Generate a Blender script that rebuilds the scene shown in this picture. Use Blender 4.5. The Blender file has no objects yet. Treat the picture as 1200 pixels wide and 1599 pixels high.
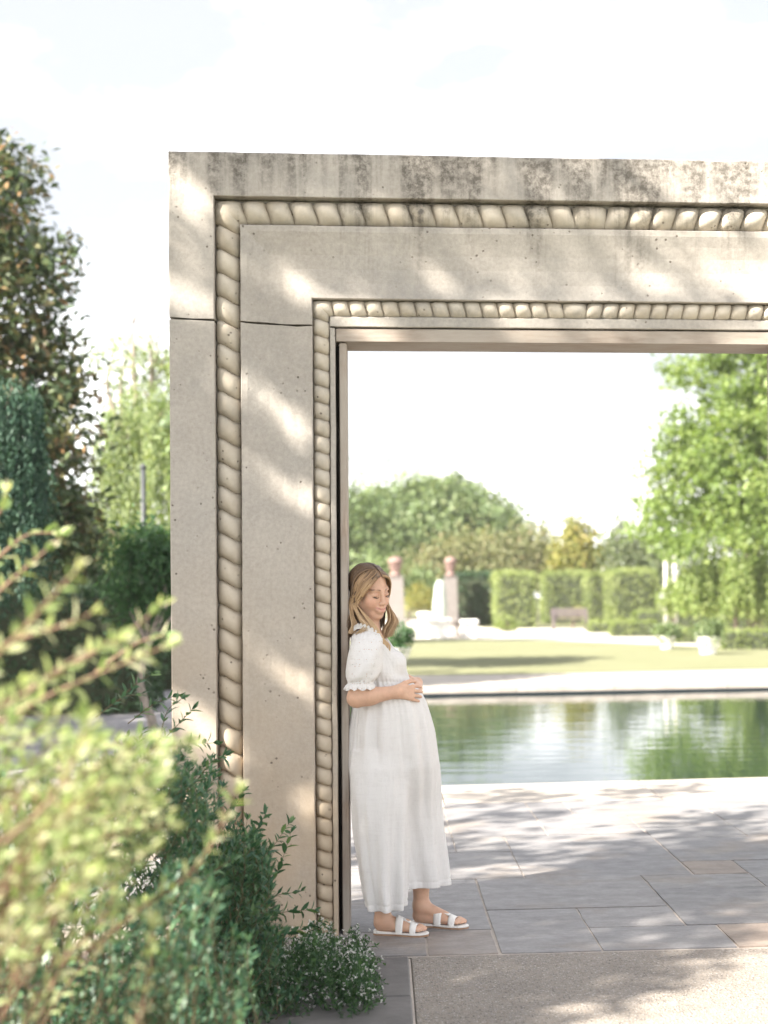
import bpy, math, random
import numpy as np
from mathutils import Vector, Matrix

scene = bpy.context.scene
COL = scene.collection
rad = math.radians

# ------------------------------------------------------------------ camera
F_PX, PPX, HOR, CH, PSI, ROLL = 2400.0, 796.0, 925.0, 1.52, rad(4.8), 0.0063
cam_data = bpy.data.cameras.new("camera")
cam = bpy.data.objects.new("camera", cam_data)
COL.objects.link(cam)
scene.camera = cam
cam_data.sensor_fit = 'VERTICAL'
cam_data.sensor_height = 53.3
cam_data.sensor_width = 40.0
cam_data.lens = 53.3 * F_PX / 1599.0
cam_data.shift_x = -(PPX - 600.0) / 1599.0
cam_data.shift_y = (HOR - 799.5) / 1599.0
cam_data.clip_start = 0.1
cam_data.clip_end = 2000.0
cam.matrix_world = (Matrix.Translation((0, 0, CH)) @ Matrix.Rotation(-PSI, 4, 'Z')
                    @ Matrix.Rotation(rad(90), 4, 'X') @ Matrix.Rotation(-ROLL, 4, 'Z'))
cam_data.dof.use_dof = True
cam_data.dof.focus_distance = 6.85
cam_data.dof.aperture_fstop = 3.0

# ------------------------------------------------------------------ sun and sky
SUN = Vector((-0.66, -0.42, 0.62)).normalized()      # direction towards the sun
sun_data = bpy.data.lights.new("sun", 'SUN')
sun = bpy.data.objects.new("sun", sun_data)
COL.objects.link(sun)
sun.location = (-30, -20, 40)
sun.rotation_euler = SUN.to_track_quat('Z', 'Y').to_euler()
sun_data.energy = 4.2
sun_data.angle = rad(0.6)
sun_data.color = (1.0, 0.93, 0.82)

world = bpy.data.worlds.new("World")
scene.world = world
world.use_nodes = True
wn = world.node_tree.nodes
wl = world.node_tree.links
wn.clear()
w_out = wn.new('ShaderNodeOutputWorld')
w_sky = wn.new('ShaderNodeTexSky')
w_sky.sky_type = 'NISHITA'
w_sky.sun_disc = False
w_sky.sun_elevation = math.asin(SUN.z)
w_sky.sun_rotation = math.atan2(SUN.x, SUN.y)
w_sky.air_density = 1.0
w_sky.dust_density = 2.0
w_bg = wn.new('ShaderNodeBackground')
w_bg.inputs[1].default_value = 0.10
# thin bright cloud over the whole sky
w_tc = wn.new('ShaderNodeTexCoord')
w_map = wn.new('ShaderNodeMapping')
w_map.inputs['Scale'].default_value = (1.0, 1.0, 2.2)
w_noise = wn.new('ShaderNodeTexNoise')
w_noise.inputs['Scale'].default_value = 2.6
w_noise.inputs['Detail'].default_value = 6
w_noise.inputs['Roughness'].default_value = 0.55
w_ramp = wn.new('ShaderNodeValToRGB')
w_ramp.color_ramp.elements[0].position = 0.53
w_ramp.color_ramp.elements[0].color = (1.83, 1.83, 1.87, 1)
w_ramp.color_ramp.elements[1].position = 0.70
w_ramp.color_ramp.elements[1].color = (9.4, 9.25, 9.25, 1)
w_mix = wn.new('ShaderNodeMix')
w_mix.data_type = 'RGBA'
w_mix.inputs[0].default_value = 0.88
wl.new(w_tc.outputs['Generated'], w_map.inputs[0])
wl.new(w_map.outputs[0], w_noise.inputs[0])
w_sep = wn.new('ShaderNodeSeparateXYZ')
wl.new(w_tc.outputs['Generated'], w_sep.inputs[0])
w_hor = wn.new('ShaderNodeMapRange')                 # haze brightens the sky towards the horizon, all round
w_hor.inputs['From Min'].default_value = 0.26
w_hor.inputs['From Max'].default_value = 0.0
w_hor.inputs['To Max'].default_value = 0.20
wl.new(w_sep.outputs[2], w_hor.inputs['Value'])
w_add = wn.new('ShaderNodeMath')
w_add.operation = 'ADD'
wl.new(w_noise.outputs[0], w_add.inputs[0])
wl.new(w_hor.outputs[0], w_add.inputs[1])
wl.new(w_add.outputs[0], w_ramp.inputs[0])
wl.new(w_sky.outputs[0], w_mix.inputs[6])
wl.new(w_ramp.outputs[0], w_mix.inputs[7])
wl.new(w_mix.outputs[2], w_bg.inputs[0])
wl.new(w_bg.outputs[0], w_out.inputs[0])

scene.view_settings.view_transform = 'Standard'
scene.view_settings.look = 'None'
scene.view_settings.gamma = 1.0
scene.view_settings.use_curve_mapping = False
scene.view_settings.exposure = 2.34
scene.render.engine = 'CYCLES'
scene.cycles.use_denoising = True
scene.cycles.max_bounces = 8
scene.cycles.diffuse_bounces = 4
scene.cycles.glossy_bounces = 3
scene.cycles.transmission_bounces = 4
scene.cycles.transparent_max_bounces = 6
scene.cycles.sample_clamp_indirect = 8.0

# ------------------------------------------------------------------ helpers
rng = np.random.default_rng(7)
random.seed(7)
_F = np.array([math.sin(PSI), math.cos(PSI), 0.0])
_R = np.array([math.cos(PSI), -math.sin(PSI), 0.0])
_U = np.array([0.0, 0.0, 1.0])
_C = np.array([0.0, 0.0, CH])


def ray(px, py):
    a = px - PPX
    b = HOR - py
    a, b = a * math.cos(ROLL) + b * math.sin(ROLL), -a * math.sin(ROLL) + b * math.cos(ROLL)
    return _F + _R * a / F_PX + _U * b / F_PX


def G(px, py, z=0.0):                  # survey: where a photo pixel meets the level z
    r = ray(px, py)
    return _C + r * ((z - CH) / r[2])


def V(px, py, Y):                      # where it meets the upright plane y = Y
    r = ray(px, py)
    return _C + r * (Y / r[1])


def P(px, py, d):                      # the point at depth d
    return _C + ray(px, py) * d


def tag(o, label, cat, group=None, kind=None):
    if label: o["label"] = label
    if cat: o["category"] = cat
    if group: o["group"] = group
    if kind: o["kind"] = kind
    return o


def empty(name, loc, label=None, cat=None, group=None):
    o = bpy.data.objects.new(name, None)
    o.empty_display_size = 0.1
    COL.objects.link(o)
    o.location = loc
    return tag(o, label, cat, group)


def link(name, me, parent=None, loc=(0, 0, 0)):
    o = bpy.data.objects.new(name, me)
    COL.objects.link(o)
    if parent is not None:
        o.parent = parent
    o.location = loc
    return o


def make_mesh(name, v, f, mat, smooth=False, attrs=None):
    """v (N,3) world or local points, f list of faces or an int array of quads or triangles"""
    me = bpy.data.meshes.new(name)
    v = np.asarray(v, dtype=np.float32)
    if isinstance(f, np.ndarray):
        n, k = f.shape
        me.vertices.add(len(v))
        me.vertices.foreach_set("co", v.ravel())
        me.loops.add(n * k)
        me.loops.foreach_set("vertex_index", f.astype(np.int32).ravel())
        me.polygons.add(n)
        me.polygons.foreach_set("loop_start", np.arange(0, n * k, k, dtype=np.int32))
        me.update(calc_edges=True)
    else:
        me.from_pydata([tuple(map(float, p)) for p in v], [], [tuple(map(int, q)) for q in f])
        me.update()
    if smooth:
        me.polygons.foreach_set("use_smooth", np.ones(len(me.polygons), dtype=bool))
    if attrs:
        for an, (dom, vals) in attrs.items():
            vals = np.asarray(vals, dtype=np.float32)
            if vals.ndim == 2:
                a = me.attributes.new(an, 'FLOAT_COLOR', dom)
                if vals.shape[1] == 3:
                    vals = np.hstack([vals, np.ones((len(vals), 1), np.float32)])
                a.data.foreach_set("color", vals.ravel())
            else:
                a = me.attributes.new(an, 'FLOAT', dom)
                a.data.foreach_set("value", vals)
    if mat is not None:
        me.materials.append(mat)
    return me


def obj(name, v, f, mat, parent=None, smooth=False, attrs=None, base=None):
    """one mesh object; its origin sits at base (world) or at its parent's base"""
    if base is None and parent is not None:
        q = parent
        base = np.zeros(3)
        while q is not None:
            base = base + np.array(q.location)
            q = q.parent
        loc = (0, 0, 0)
    elif base is None:
        v = np.asarray(v, dtype=np.float64)
        base = np.array([v[:, 0].mean(), v[:, 1].mean(), v[:, 2].min()])
        loc = base
    else:
        loc = base
    me = make_mesh(name, np.asarray(v, dtype=np.float64) - np.asarray(base), f, mat, smooth, attrs)
    return link(name, me, parent, loc)


class Acc:
    """collects shapes of one mesh"""
    def __init__(s):
        s.v = []; s.f = []

    def add(s, v, f):
        b = len(s.v)
        s.v += [tuple(p) for p in v]
        s.f += [tuple(i + b for i in q) for q in f]
        return s

    def box(s, lo, hi, M=None):
        x0, y0, z0 = lo; x1, y1, z1 = hi
        v = [(x0, y0, z0), (x1, y0, z0), (x1, y1, z0), (x0, y1, z0), (x0, y0, z1), (x1, y0, z1), (x1, y1, z1), (x0, y1, z1)]
        if M is not None:
            v = [tuple(M @ Vector(p)) for p in v]
        return s.add(v, [(0, 3, 2, 1), (4, 5, 6, 7), (0, 1, 5, 4), (1, 2, 6, 5), (2, 3, 7, 6), (3, 0, 4, 7)])

    def bbox(s, lo, hi, b=0.01):
        """box with bevelled edges"""
        x0, y0, z0 = lo; x1, y1, z1 = hi
        rings = [(z0, 0), (z1 - b, 0), (z1, b)]
        v = []; f = []
        for z, i in rings:
            X0, X1, Y0, Y1 = x0 + i, x1 - i, y0 + i, y1 - i
            v += [(X0 + b, Y0, z), (X1 - b, Y0, z), (X1, Y0 + b, z), (X1, Y1 - b, z), (X1 - b, Y1, z), (X0 + b, Y1, z), (X0, Y1 - b, z), (X0, Y0 + b, z)]
        for r in range(2):
            for k in range(8):
                k2 = (k + 1) % 8
                f.append((r * 8 + k, r * 8 + k2, r * 8 + 8 + k2, r * 8 + 8 + k))
        f.append(tuple(range(16, 24)))
        f.append(tuple(range(7, -1, -1)))
        return s.add(v, f)

    def tube(s, pts, rr, n=6, cap=True):
        pts = [np.asarray(p, float) for p in pts]
        if np.isscalar(rr): rr = [rr] * len(pts)
        v = []; f = []
        up = np.array([0.123, 0.217, 0.968])
        for i, p in enumerate(pts):
            t = pts[min(i + 1, len(pts) - 1)] - pts[max(i - 1, 0)]
            t = t / (np.linalg.norm(t) + 1e-9)
            a = np.cross(t, up)
            if np.linalg.norm(a) < 0.05: a = np.cross(t, np.array([1.0, 0, 0]))
            a /= np.linalg.norm(a)
            b = np.cross(t, a)
            for k in range(n):
                an = 2 * math.pi * k / n
                v.append(p + rr[i] * (math.cos(an) * a + math.sin(an) * b))
        for i in range(len(pts) - 1):
            for k in range(n):
                k2 = (k + 1) % n
                f.append((i * n + k, (i + 1) * n + k, (i + 1) * n + k2, i * n + k2))
        if cap:
            f.append(tuple(range(n)))
            f.append(tuple(range((len(pts) - 1) * n + n - 1, (len(pts) - 1) * n - 1, -1)))
        return s.add(v, f)

    def lathe(s, c, prof, n=20):
        """prof: list of (radius, z)"""
        v = []; f = []
        for r, z in prof:
            for k in range(n):
                a = 2 * math.pi * k / n
                v.append((c[0] + r * math.cos(a), c[1] + r * math.sin(a), c[2] + z))
        for i in range(len(prof) - 1):
            for k in range(n):
                k2 = (k + 1) % n
                f.append((i * n + k, i * n + k2, (i + 1) * n + k2, (i + 1) * n + k))
        f.append(tuple(range((len(prof) - 1) * n, len(prof) * n)))
        f.append(tuple(range(n - 1, -1, -1)))
        return s.add(v, f)

    def obj(s, name, mat, parent=None, smooth=False, base=None):
        return obj(name, np.array(s.v, float), s.f, mat, parent, smooth, None, base)


def curve_pts(ctrl, n=12):
    """Catmull-Rom through the control points"""
    c = [np.asarray(p, float) for p in ctrl]
    c = [2 * c[0] - c[1]] + c + [2 * c[-1] - c[-2]]
    out = []
    m = len(c) - 3
    for i in range(m):
        p0, p1, p2, p3 = c[i:i + 4]
        k = max(2, n // m)
        for j in range(k):
            t = j / k
            out.append(0.5 * (2 * p1 + (p2 - p0) * t + (2 * p0 - 5 * p1 + 4 * p2 - p3) * t * t + (3 * p1 - p0 - 3 * p2 + p3) * t ** 3))
    out.append(c[-2])
    return out


# ------------------------------------------------------------------ materials
class MatB:
    """small node helper"""
    def __init__(s, name):
        s.m = bpy.data.materials.new(name)
        s.m.use_nodes = True
        s.n = s.m.node_tree.nodes
        s.l = s.m.node_tree.links
        s.b = s.n["Principled BSDF"]
        s.out = s.n["Material Output"]
        s.b.inputs['Roughness'].default_value = 0.8
        s._pos = None

    def pos(s):
        if s._pos is None:
            s._pos = s.n.new('ShaderNodeNewGeometry').outputs['Position']
        return s._pos

    def mapped(s, scale=(1, 1, 1), src=None):
        m = s.n.new('ShaderNodeMapping')
        m.inputs['Scale'].default_value = scale
        s.l.new(src or s.pos(), m.inputs[0])
        return m.outputs[0]

    def noise(s, scale, detail=4, rough=0.55, vec=None, dist=0.0):
        t = s.n.new('ShaderNodeTexNoise')
        t.inputs['Scale'].default_value = scale
        t.inputs['Detail'].default_value = detail
        t.inputs['Roughness'].default_value = rough
        t.inputs['Distortion'].default_value = dist
        s.l.new(vec or s.pos(), t.inputs['Vector'])
        return t.outputs[0]

    def voro(s, scale, vec=None, feature='F1', out=0, rnd=1.0):
        t = s.n.new('ShaderNodeTexVoronoi')
        t.feature = feature
        t.inputs['Scale'].default_value = scale
        t.inputs['Randomness'].default_value = rnd
        s.l.new(vec or s.pos(), t.inputs['Vector'])
        return t.outputs[out]

    def ramp(s, src, stops, interp='LINEAR'):
        r = s.n.new('ShaderNodeValToRGB')
        r.color_ramp.interpolation = interp
        e = r.color_ramp.elements
        while len(e) > len(stops): e.remove(e[-1])
        while len(e) < len(stops): e.new(1.0)
        for i, (p, c) in enumerate(stops):
            e[i].position = p
            e[i].color = (c, c, c, 1) if np.isscalar(c) else (*c, 1)
        s.l.new(src, r.inputs[0])
        return r.outputs[0]

    def math(s, op, a, b=None, clamp=False):
        m = s.n.new('ShaderNodeMath')
        m.operation = op
        m.use_clamp = clamp
        for i, x in enumerate((a, b)):
            if x is None: continue
            if np.isscalar(x): m.inputs[i].default_value = x
            else: s.l.new(x, m.inputs[i])
        return m.outputs[0]

    def mix(s, fac, a, b, mode='MIX'):
        m = s.n.new('ShaderNodeMix')
        m.data_type = 'RGBA'
        m.blend_type = mode
        for i, x in ((0, fac), (6, a), (7, b)):
            if isinstance(x, (int, float)): m.inputs[i].default_value = x
            elif isinstance(x, tuple): m.inputs[i].default_value = (*x, 1)
            else: s.l.new(x, m.inputs[i])
        return m.outputs[2]

    def attr(s, name, out='Fac'):
        a = s.n.new('ShaderNodeAttribute')
        a.attribute_name = name
        return a.outputs[out]

    def sep(s, src=None):
        x = s.n.new('ShaderNodeSeparateXYZ')
        s.l.new(src or s.pos(), x.inputs[0])
        return x.outputs

    def rnd(s):
        return s.n.new('ShaderNodeObjectInfo').outputs['Random']

    def col(s, x):
        if isinstance(x, tuple): s.b.inputs['Base Color'].default_value = (*x, 1)
        else: s.l.new(x, s.b.inputs['Base Color'])
        return s

    def rough(s, x):
        if np.isscalar(x): s.b.inputs['Roughness'].default_value = x
        else: s.l.new(x, s.b.inputs['Roughness'])
        return s

    def spec(s, x):
        s.b.inputs['Specular IOR Level'].default_value = x
        return s

    def bump(s, h, strength=0.4, dist=0.01):
        b = s.n.new('ShaderNodeBump')
        b.inputs['Strength'].default_value = strength
        b.inputs['Distance'].default_value = dist
        s.l.new(h, b.inputs['Height'])
        prev = s.b.inputs['Normal'].links
        if prev: s.l.new(prev[0].from_socket, b.inputs['Normal'])
        s.l.new(b.outputs[0], s.b.inputs['Normal'])
        return s

    def translucent(s, colr, amount):
        t = s.n.new('ShaderNodeBsdfTranslucent')
        if isinstance(colr, tuple): t.inputs[0].default_value = (*colr, 1)
        else: s.l.new(colr, t.inputs[0])
        m = s.n.new('ShaderNodeMixShader')
        m.inputs[0].default_value = amount
        s.l.new(s.b.outputs[0], m.inputs[1])
        s.l.new(t.outputs[0], m.inputs[2])
        s.l.new(m.outputs[0], s.out.inputs[0])
        return s


def leaf_mat(name, stops, trans=0.35, rough=0.5, tint=(1.25, 1.3, 0.6), by_object=False, spec=0.35):
    b = MatB(name)
    src = b.rnd() if by_object else b.attr("rnd")
    c = b.ramp(src, stops)
    b.col(c).rough(rough).spec(spec)
    tc = b.mix(1.0, c, tint, 'MULTIPLY')
    b.translucent(tc, trans)
    return b.m


def plain(name, c, rough=0.7, var=0.15, scale=8.0, bump=0.0):
    b = MatB(name)
    n = b.noise(scale, 5)
    b.col(b.ramp(n, [(0.3, tuple(x * (1 - var) for x in c)), (0.7, tuple(min(1, x * (1 + var)) for x in c))])).rough(rough)
    if bump: b.bump(b.noise(scale * 6, 4), 0.5, bump)
    return b.m


# ------------------------------------------------------------------ leaves and trees
def unit(a):
    return a / (np.linalg.norm(a, axis=-1, keepdims=True) + 1e-9)


def leaves(pos, direc, nrm, length, width, fold=0.25):
    """folded rhombus leaves: (verts, quads, per-face random)"""
    n = len(pos)
    d = unit(direc)
    s = unit(np.cross(d, nrm))
    m = unit(np.cross(s, d))
    L = np.broadcast_to(np.asarray(length, float).reshape(-1, 1), (n, 1))
    Wd = np.broadcast_to(np.asarray(width, float).reshape(-1, 1), (n, 1))
    mid = pos + d * L * 0.45
    v = np.empty((n, 4, 3))
    v[:, 0] = pos
    v[:, 1] = mid + s * Wd * 0.5 + m * Wd * fold
    v[:, 2] = pos + d * L
    v[:, 3] = mid - s * Wd * 0.5 + m * Wd * fold
    f = np.arange(n * 4).reshape(n, 4)
    return v.reshape(-1, 3), f


def sph(n):
    return unit(rng.normal(size=(n, 3)))


def crown(blobs, clumps, per, clump_r, ll, lw, droop=0.15, shell=(0.72, 1.04), inner=0.2, out=0.55, flat=1.0):
    """leaf clumps over a set of ellipsoids"""
    c = np.array([b[0] for b in blobs], float)
    r = np.array([b[1] if np.ndim(b[1]) else (b[1],) * 3 for b in blobs], float)
    w = (r.mean(1) ** 2)
    k = rng.choice(len(c), size=clumps, p=w / w.sum())
    d = sph(clumps)
    rho = rng.uniform(shell[0], shell[1], clumps)
    ins = rng.random(clumps) < inner
    rho[ins] = rng.uniform(0.25, shell[0], ins.sum())
    cc = c[k] + d * r[k] * rho[:, None]
    tone = rng.random(clumps)
    ci = np.repeat(np.arange(clumps), per)
    n = len(ci)
    off = rng.normal(size=(n, 3)) * clump_r * rng.uniform(0.6, 1.3, clumps)[ci][:, None]
    off[:, 2] *= flat
    pos = cc[ci] + off
    direc = sph(n) + d[ci] * out + np.array([0, 0, -droop])
    nrm = sph(n) * 0.75 + d[ci] * 0.6 + np.array([0, 0, 0.5])
    L = ll * rng.uniform(0.65, 1.25, n)
    v, f = leaves(pos, direc, nrm, L, L * lw)
    rn = np.clip(tone[ci] * 0.55 + rng.random(n) * 0.45, 0, 1)
    return v, f, rn


def limbs(base, tips, r0, trunk_h, bend=0.06):
    """tapered trunk that splits into limbs"""
    a = Acc()
    base = np.asarray(base, float)
    top = base + np.array([rng.normal() * bend, rng.normal() * bend, trunk_h])
    mid = (base + top) / 2 + np.array([rng.normal(), rng.normal(), 0]) * bend
    a.tube(curve_pts([base - [0, 0, 0.05], base + [0, 0, 0.1 * trunk_h], mid, top], 8), np.linspace(r0 * 1.25, r0 * 0.75, 9 if False else len(curve_pts([base - [0, 0, 0.05], base + [0, 0, 0.1 * trunk_h], mid, top], 8))), 8)
    for t in tips:
        t = np.asarray(t, float)
        m1 = top + (t - top) * 0.45 + np.array([rng.normal(), rng.normal(), abs(rng.normal())]) * np.linalg.norm(t - top) * 0.1
        pts = curve_pts([top - [0, 0, 0.06 * trunk_h], m1, t], 8)
        a.tube(pts, np.linspace(r0 * 0.55, r0 * 0.1, len(pts)), 6)
    return a


def tree(name, label, base, blobs, leafm, barkm, clumps, per, clump_r, ll, lw, trunk_h, r0, group=None, cat='tree', tips=None, **kw):
    t = empty(name, base, label, cat, group)
    v, f, rn = crown(blobs, clumps, per, clump_r, ll, lw, **kw)
    obj('crown', v, f, leafm, t, attrs={"rnd": ('FACE', rn)})
    tp = tips or [b[0] for b in sorted(blobs, key=lambda q: -np.mean(q[1]))[:9]]
    limbs(base, tp, r0, trunk_h).obj('trunk', barkm, t, True)
    return t


def arr_rot(v, a):
    c, s = math.cos(a), math.sin(a)
    return np.stack([v[:, 0] * c - v[:, 1] * s, v[:, 0] * s + v[:, 1] * c, v[:, 2]], 1)

# ------------------------------------------------------------------ materials of the place
def stone_material(name="limestone", carved=False):
    b = MatB(name)
    z = b.sep()[2]
    base = b.ramp(b.noise(1.7, 6, 0.6), [(0.25, (0.355, 0.322, 0.288)), (0.5, (0.425, 0.392, 0.355)), (0.78, (0.485, 0.452, 0.412))])
    fine = b.ramp(b.noise(55, 4, 0.7), [(0.3, 0.80), (0.7, 1.1)])
    c = b.mix(0.8, base, fine, 'MULTIPLY')
    if carved:
        c = b.mix(0.6, c, b.ramp(b.noise(9, 5, 0.6), [(0.3, (0.51, 0.435, 0.325)), (0.6, (0.60, 0.535, 0.43))]))
    # tan tone growing towards the foot of the jamb, broken by noise
    tanm = b.math('MULTIPLY', b.ramp(z, [(0.0, 1.0), (0.25, 1.0), (1.0, 0.0)]), 0.0)
    mr = b.n.new('ShaderNodeMapRange')
    mr.inputs['From Min'].default_value = 1.9
    mr.inputs['From Max'].default_value = 0.3
    b.l.new(z, mr.inputs['Value'])
    tanf = b.math('MULTIPLY', mr.outputs[0], b.ramp(b.noise(2.2, 5), [(0.3, 0.35), (0.65, 0.9)]))
    c = b.mix(tanf, c, (0.44, 0.335, 0.225))
    # grey lichen film in patches
    gre = b.math('MULTIPLY', b.ramp(b.noise(3.1, 7, 0.65), [(0.46, 0.0), (0.66, 0.55)]), b.ramp(b.noise(38, 3, 0.7), [(0.35, 0.3), (0.62, 1.0)]))
    mr2 = b.n.new('ShaderNodeMapRange')
    mr2.inputs['From Min'].default_value = 1.2
    mr2.inputs['From Max'].default_value = 2.6
    b.l.new(z, mr2.inputs['Value'])
    gre = b.math('MULTIPLY', gre, mr2.outputs[0])
    c = b.mix(gre, c, (0.24, 0.235, 0.225))
    # rain streaks running down from the top edge
    st = b.noise(1.0, 7, 0.62, b.mapped((7.0, 1.0, 0.55)))
    st2 = b.noise(1.0, 5, 0.6, b.mapped((26.0, 1.0, 1.6)))
    top = b.n.new('ShaderNodeMapRange')
    top.inputs['From Min'].default_value = 3.10
    top.inputs['From Max'].default_value = 3.46
    b.l.new(z, top.inputs['Value'])
    s = b.math('ADD', b.math('MULTIPLY', st, 0.75), b.math('MULTIPLY', st2, 0.25))
    s = b.math('ADD', s, b.math('MULTIPLY', top.outputs[0], 0.17))
    gate = b.n.new('ShaderNodeMapRange')
    gate.inputs['From Min'].default_value = 2.75
    gate.inputs['From Max'].default_value = 3.2
    b.l.new(z, gate.inputs['Value'])
    sm = b.math('MULTIPLY', b.ramp(s, [(0.53, 0.0), (0.67, 0.95)]), b.math('MULTIPLY', gate.outputs[0], b.ramp(b.noise(30, 3, 0.75), [(0.38, 0.25), (0.6, 1.0)])))
    c = b.mix(sm, c, (0.12, 0.108, 0.095))
    # shell pits
    v = b.voro(26, b.mapped((1, 1, 1.0)), 'F1')
    pn = b.ramp(b.noise(5.0, 3), [(0.50, 0.0), (0.60, 1.0)])
    pit = b.math('MULTIPLY', b.ramp(v, [(0.09, 1.0), (0.16, 0.0)]), pn)
    c = b.mix(b.math('MULTIPLY', pit, 0.75), c, (0.13, 0.11, 0.09))
    b.col(c).rough(0.9).spec(0.2)
    b.bump(b.noise(90, 5, 0.7), 0.35, 0.004)
    b.bump(b.math('SUBTRACT', 1.0, pit), 0.7, 0.006)
    return b.m


def slate_material():
    b = MatB("bluestone")
    r = b.rnd()
    c0 = b.ramp(r, [(0.0, (0.188, 0.183, 0.190)), (0.45, (0.214, 0.207, 0.212)), (0.80, (0.235, 0.225, 0.225)), (0.88, (0.25, 0.21, 0.185)), (1.0, (0.225, 0.185, 0.16))])
    n1 = b.ramp(b.noise(3.0, 6, 0.6, b.mapped((1, 2.6, 1))), [(0.3, 0.82), (0.7, 1.16)])
    n2 = b.ramp(b.noise(60, 4, 0.7), [(0.3, 0.88), (0.7, 1.1)])
    c = b.mix(1.0, b.mix(1.0, c0, n1, 'MULTIPLY'), n2, 'MULTIPLY')
    rust = b.math('MULTIPLY', b.ramp(b.noise(1.4, 5, 0.6), [(0.52, 0.0), (0.68, 0.5)]), 1.0)
    c = b.mix(rust, c, (0.26, 0.205, 0.155))
    b.col(c).rough(b.ramp(b.noise(12, 4), [(0.3, 0.48), (0.7, 0.72)])).spec(0.4)
    b.bump(b.noise(7, 7, 0.62, b.mapped((1, 2.4, 1))), 0.5, 0.012)
    b.bump(b.noise(110, 3), 0.25, 0.002)
    return b.m


def aggregate_material():
    b = MatB("pebble_concrete")
    vc = b.voro(105, None, 'F1', 1)
    vd = b.voro(105, None, 'F1', 0)
    sx = b.sep(vc)
    peb = b.ramp(sx[0], [(0.0, (0.10, 0.085, 0.075)), (0.25, (0.22, 0.195, 0.18)), (0.5, (0.32, 0.30, 0.28)), (0.72, (0.26, 0.205, 0.165)), (0.9, (0.50, 0.475, 0.45)), (1.0, (0.15, 0.14, 0.14))])
    edge = b.ramp(vd, [(0.32, 0.0), (0.62, 1.0)])
    c = b.mix(edge, peb, (0.25, 0.22, 0.19))
    big = b.ramp(b.noise(1.6, 5), [(0.3, 0.82), (0.7, 1.12)])
    b.col(b.mix(1.0, c, big, 'MULTIPLY')).rough(0.75)
    b.bump(b.ramp(vd, [(0.0, 1.0), (0.55, 0.0)]), 0.9, 0.006)
    return b.m


def grass_material():
    b = MatB("lawn_grass")
    n = b.noise(0.5, 6, 0.6)
    f = b.noise(40, 3, 0.7)
    c = b.mix(0.5, b.ramp(n, [(0.3, (0.165, 0.175, 0.095)), (0.7, (0.225, 0.225, 0.14))]), b.ramp(f, [(0.3, (0.13, 0.145, 0.07)), (0.7, (0.25, 0.245, 0.155))]))
    b.col(c).rough(0.9).spec(0.1)
    b.bump(b.noise(60, 3), 0.6, 0.03)
    return b.m


def water_material():
    b = MatB("pool_water")
    b.col((0.005, 0.018, 0.020)).rough(0.015)
    b.b.inputs['IOR'].default_value = 2.1
    w1 = b.noise(1.0, 3, 0.5, b.mapped((0.55, 2.6, 1)))
    w2 = b.noise(1.0, 2, 0.5, b.mapped((2.2, 9.0, 1)))
    h = b.math('ADD', b.math('MULTIPLY', w1, 1.0), b.math('MULTIPLY', w2, 0.22))
    b.bump(h, 0.038, 0.12)
    return b.m


def wood_material():
    b = MatB("weathered_wood")
    p = b.sep()
    g = b.noise(1.0, 6, 0.6, b.mapped((9, 60, 60)))
    g2 = b.noise(1.0, 6, 0.6, b.mapped((60, 60, 7)))
    zf = b.ramp(b.math('SUBTRACT', p[2], 1.62), [(0.98, 0.0), (1.0, 1.0)])
    gg = b.mix(zf, g2, g)
    c = b.ramp(gg, [(0.25, (0.17, 0.115, 0.08)), (0.5, (0.29, 0.225, 0.18)), (0.75, (0.38, 0.315, 0.265))])
    wear = b.ramp(b.noise(2.3, 5, 0.6), [(0.35, 0.1), (0.6, 0.75)])
    c = b.mix(wear, c, (0.38, 0.345, 0.305))
    b.col(c).rough(0.8)
    b.bump(gg, 0.5, 0.004)
    return b.m


M_STONE = stone_material()
M_ROPE = stone_material('carved_limestone', True)
M_SLATE = slate_material()
M_AGG = aggregate_material()
M_SLATE_SHADED = plain('shaded_bluestone', (0.13, 0.122, 0.12), 0.6, 0.3, 5, 0.004)  # same bluestone, with the shade on the border put into its colour
M_GRASS = grass_material()
M_WATER = water_material()
M_WOOD = wood_material()
M_MORTAR = plain("mortar", (0.42, 0.37, 0.33), 0.9, 0.12, 14, 0.004)
M_COPING = plain("pale_coping", (0.40, 0.36, 0.32), 0.85, 0.16, 3.5, 0.004)
M_SOIL = plain("garden_soil", (0.085, 0.06, 0.042), 0.95, 0.4, 14, 0.03)
M_PATH = plain("pale_gravel_path", (0.50, 0.46, 0.41), 0.9, 0.12, 2.0, 0.004)
M_PLAZA = plain("grey_plaza", (0.30, 0.285, 0.30), 0.8, 0.2, 2.5, 0.004)
M_BASIN = plain("pool_tile", (0.06, 0.075, 0.085), 0.5, 0.2, 3)
M_BARK = plain("bark", (0.13, 0.10, 0.08), 0.95, 0.35, 20, 0.02)
M_BARK_PALE = plain("pale_bark", (0.27, 0.23, 0.19), 0.95, 0.3, 16, 0.02)
M_WHITE = plain("white_stone", (0.74, 0.72, 0.69), 0.8, 0.06, 6, 0.003)


# ------------------------------------------------------------------ setting: ground, lawn, pool
def sheet(name, pts, z, mat, kind='structure'):
    return tag(obj(name, [(p[0], p[1], z) for p in pts], [tuple(range(len(pts)))], mat, base=(0, 0, 0)), None, None, None, kind)


def near_edge(x): return 12.0 + 0.08 * x
def far_edge(x): return 24.52 + 0.11 * x


PX0, PX1 = -1.05, 22.0                         # pool, left and right end
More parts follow.
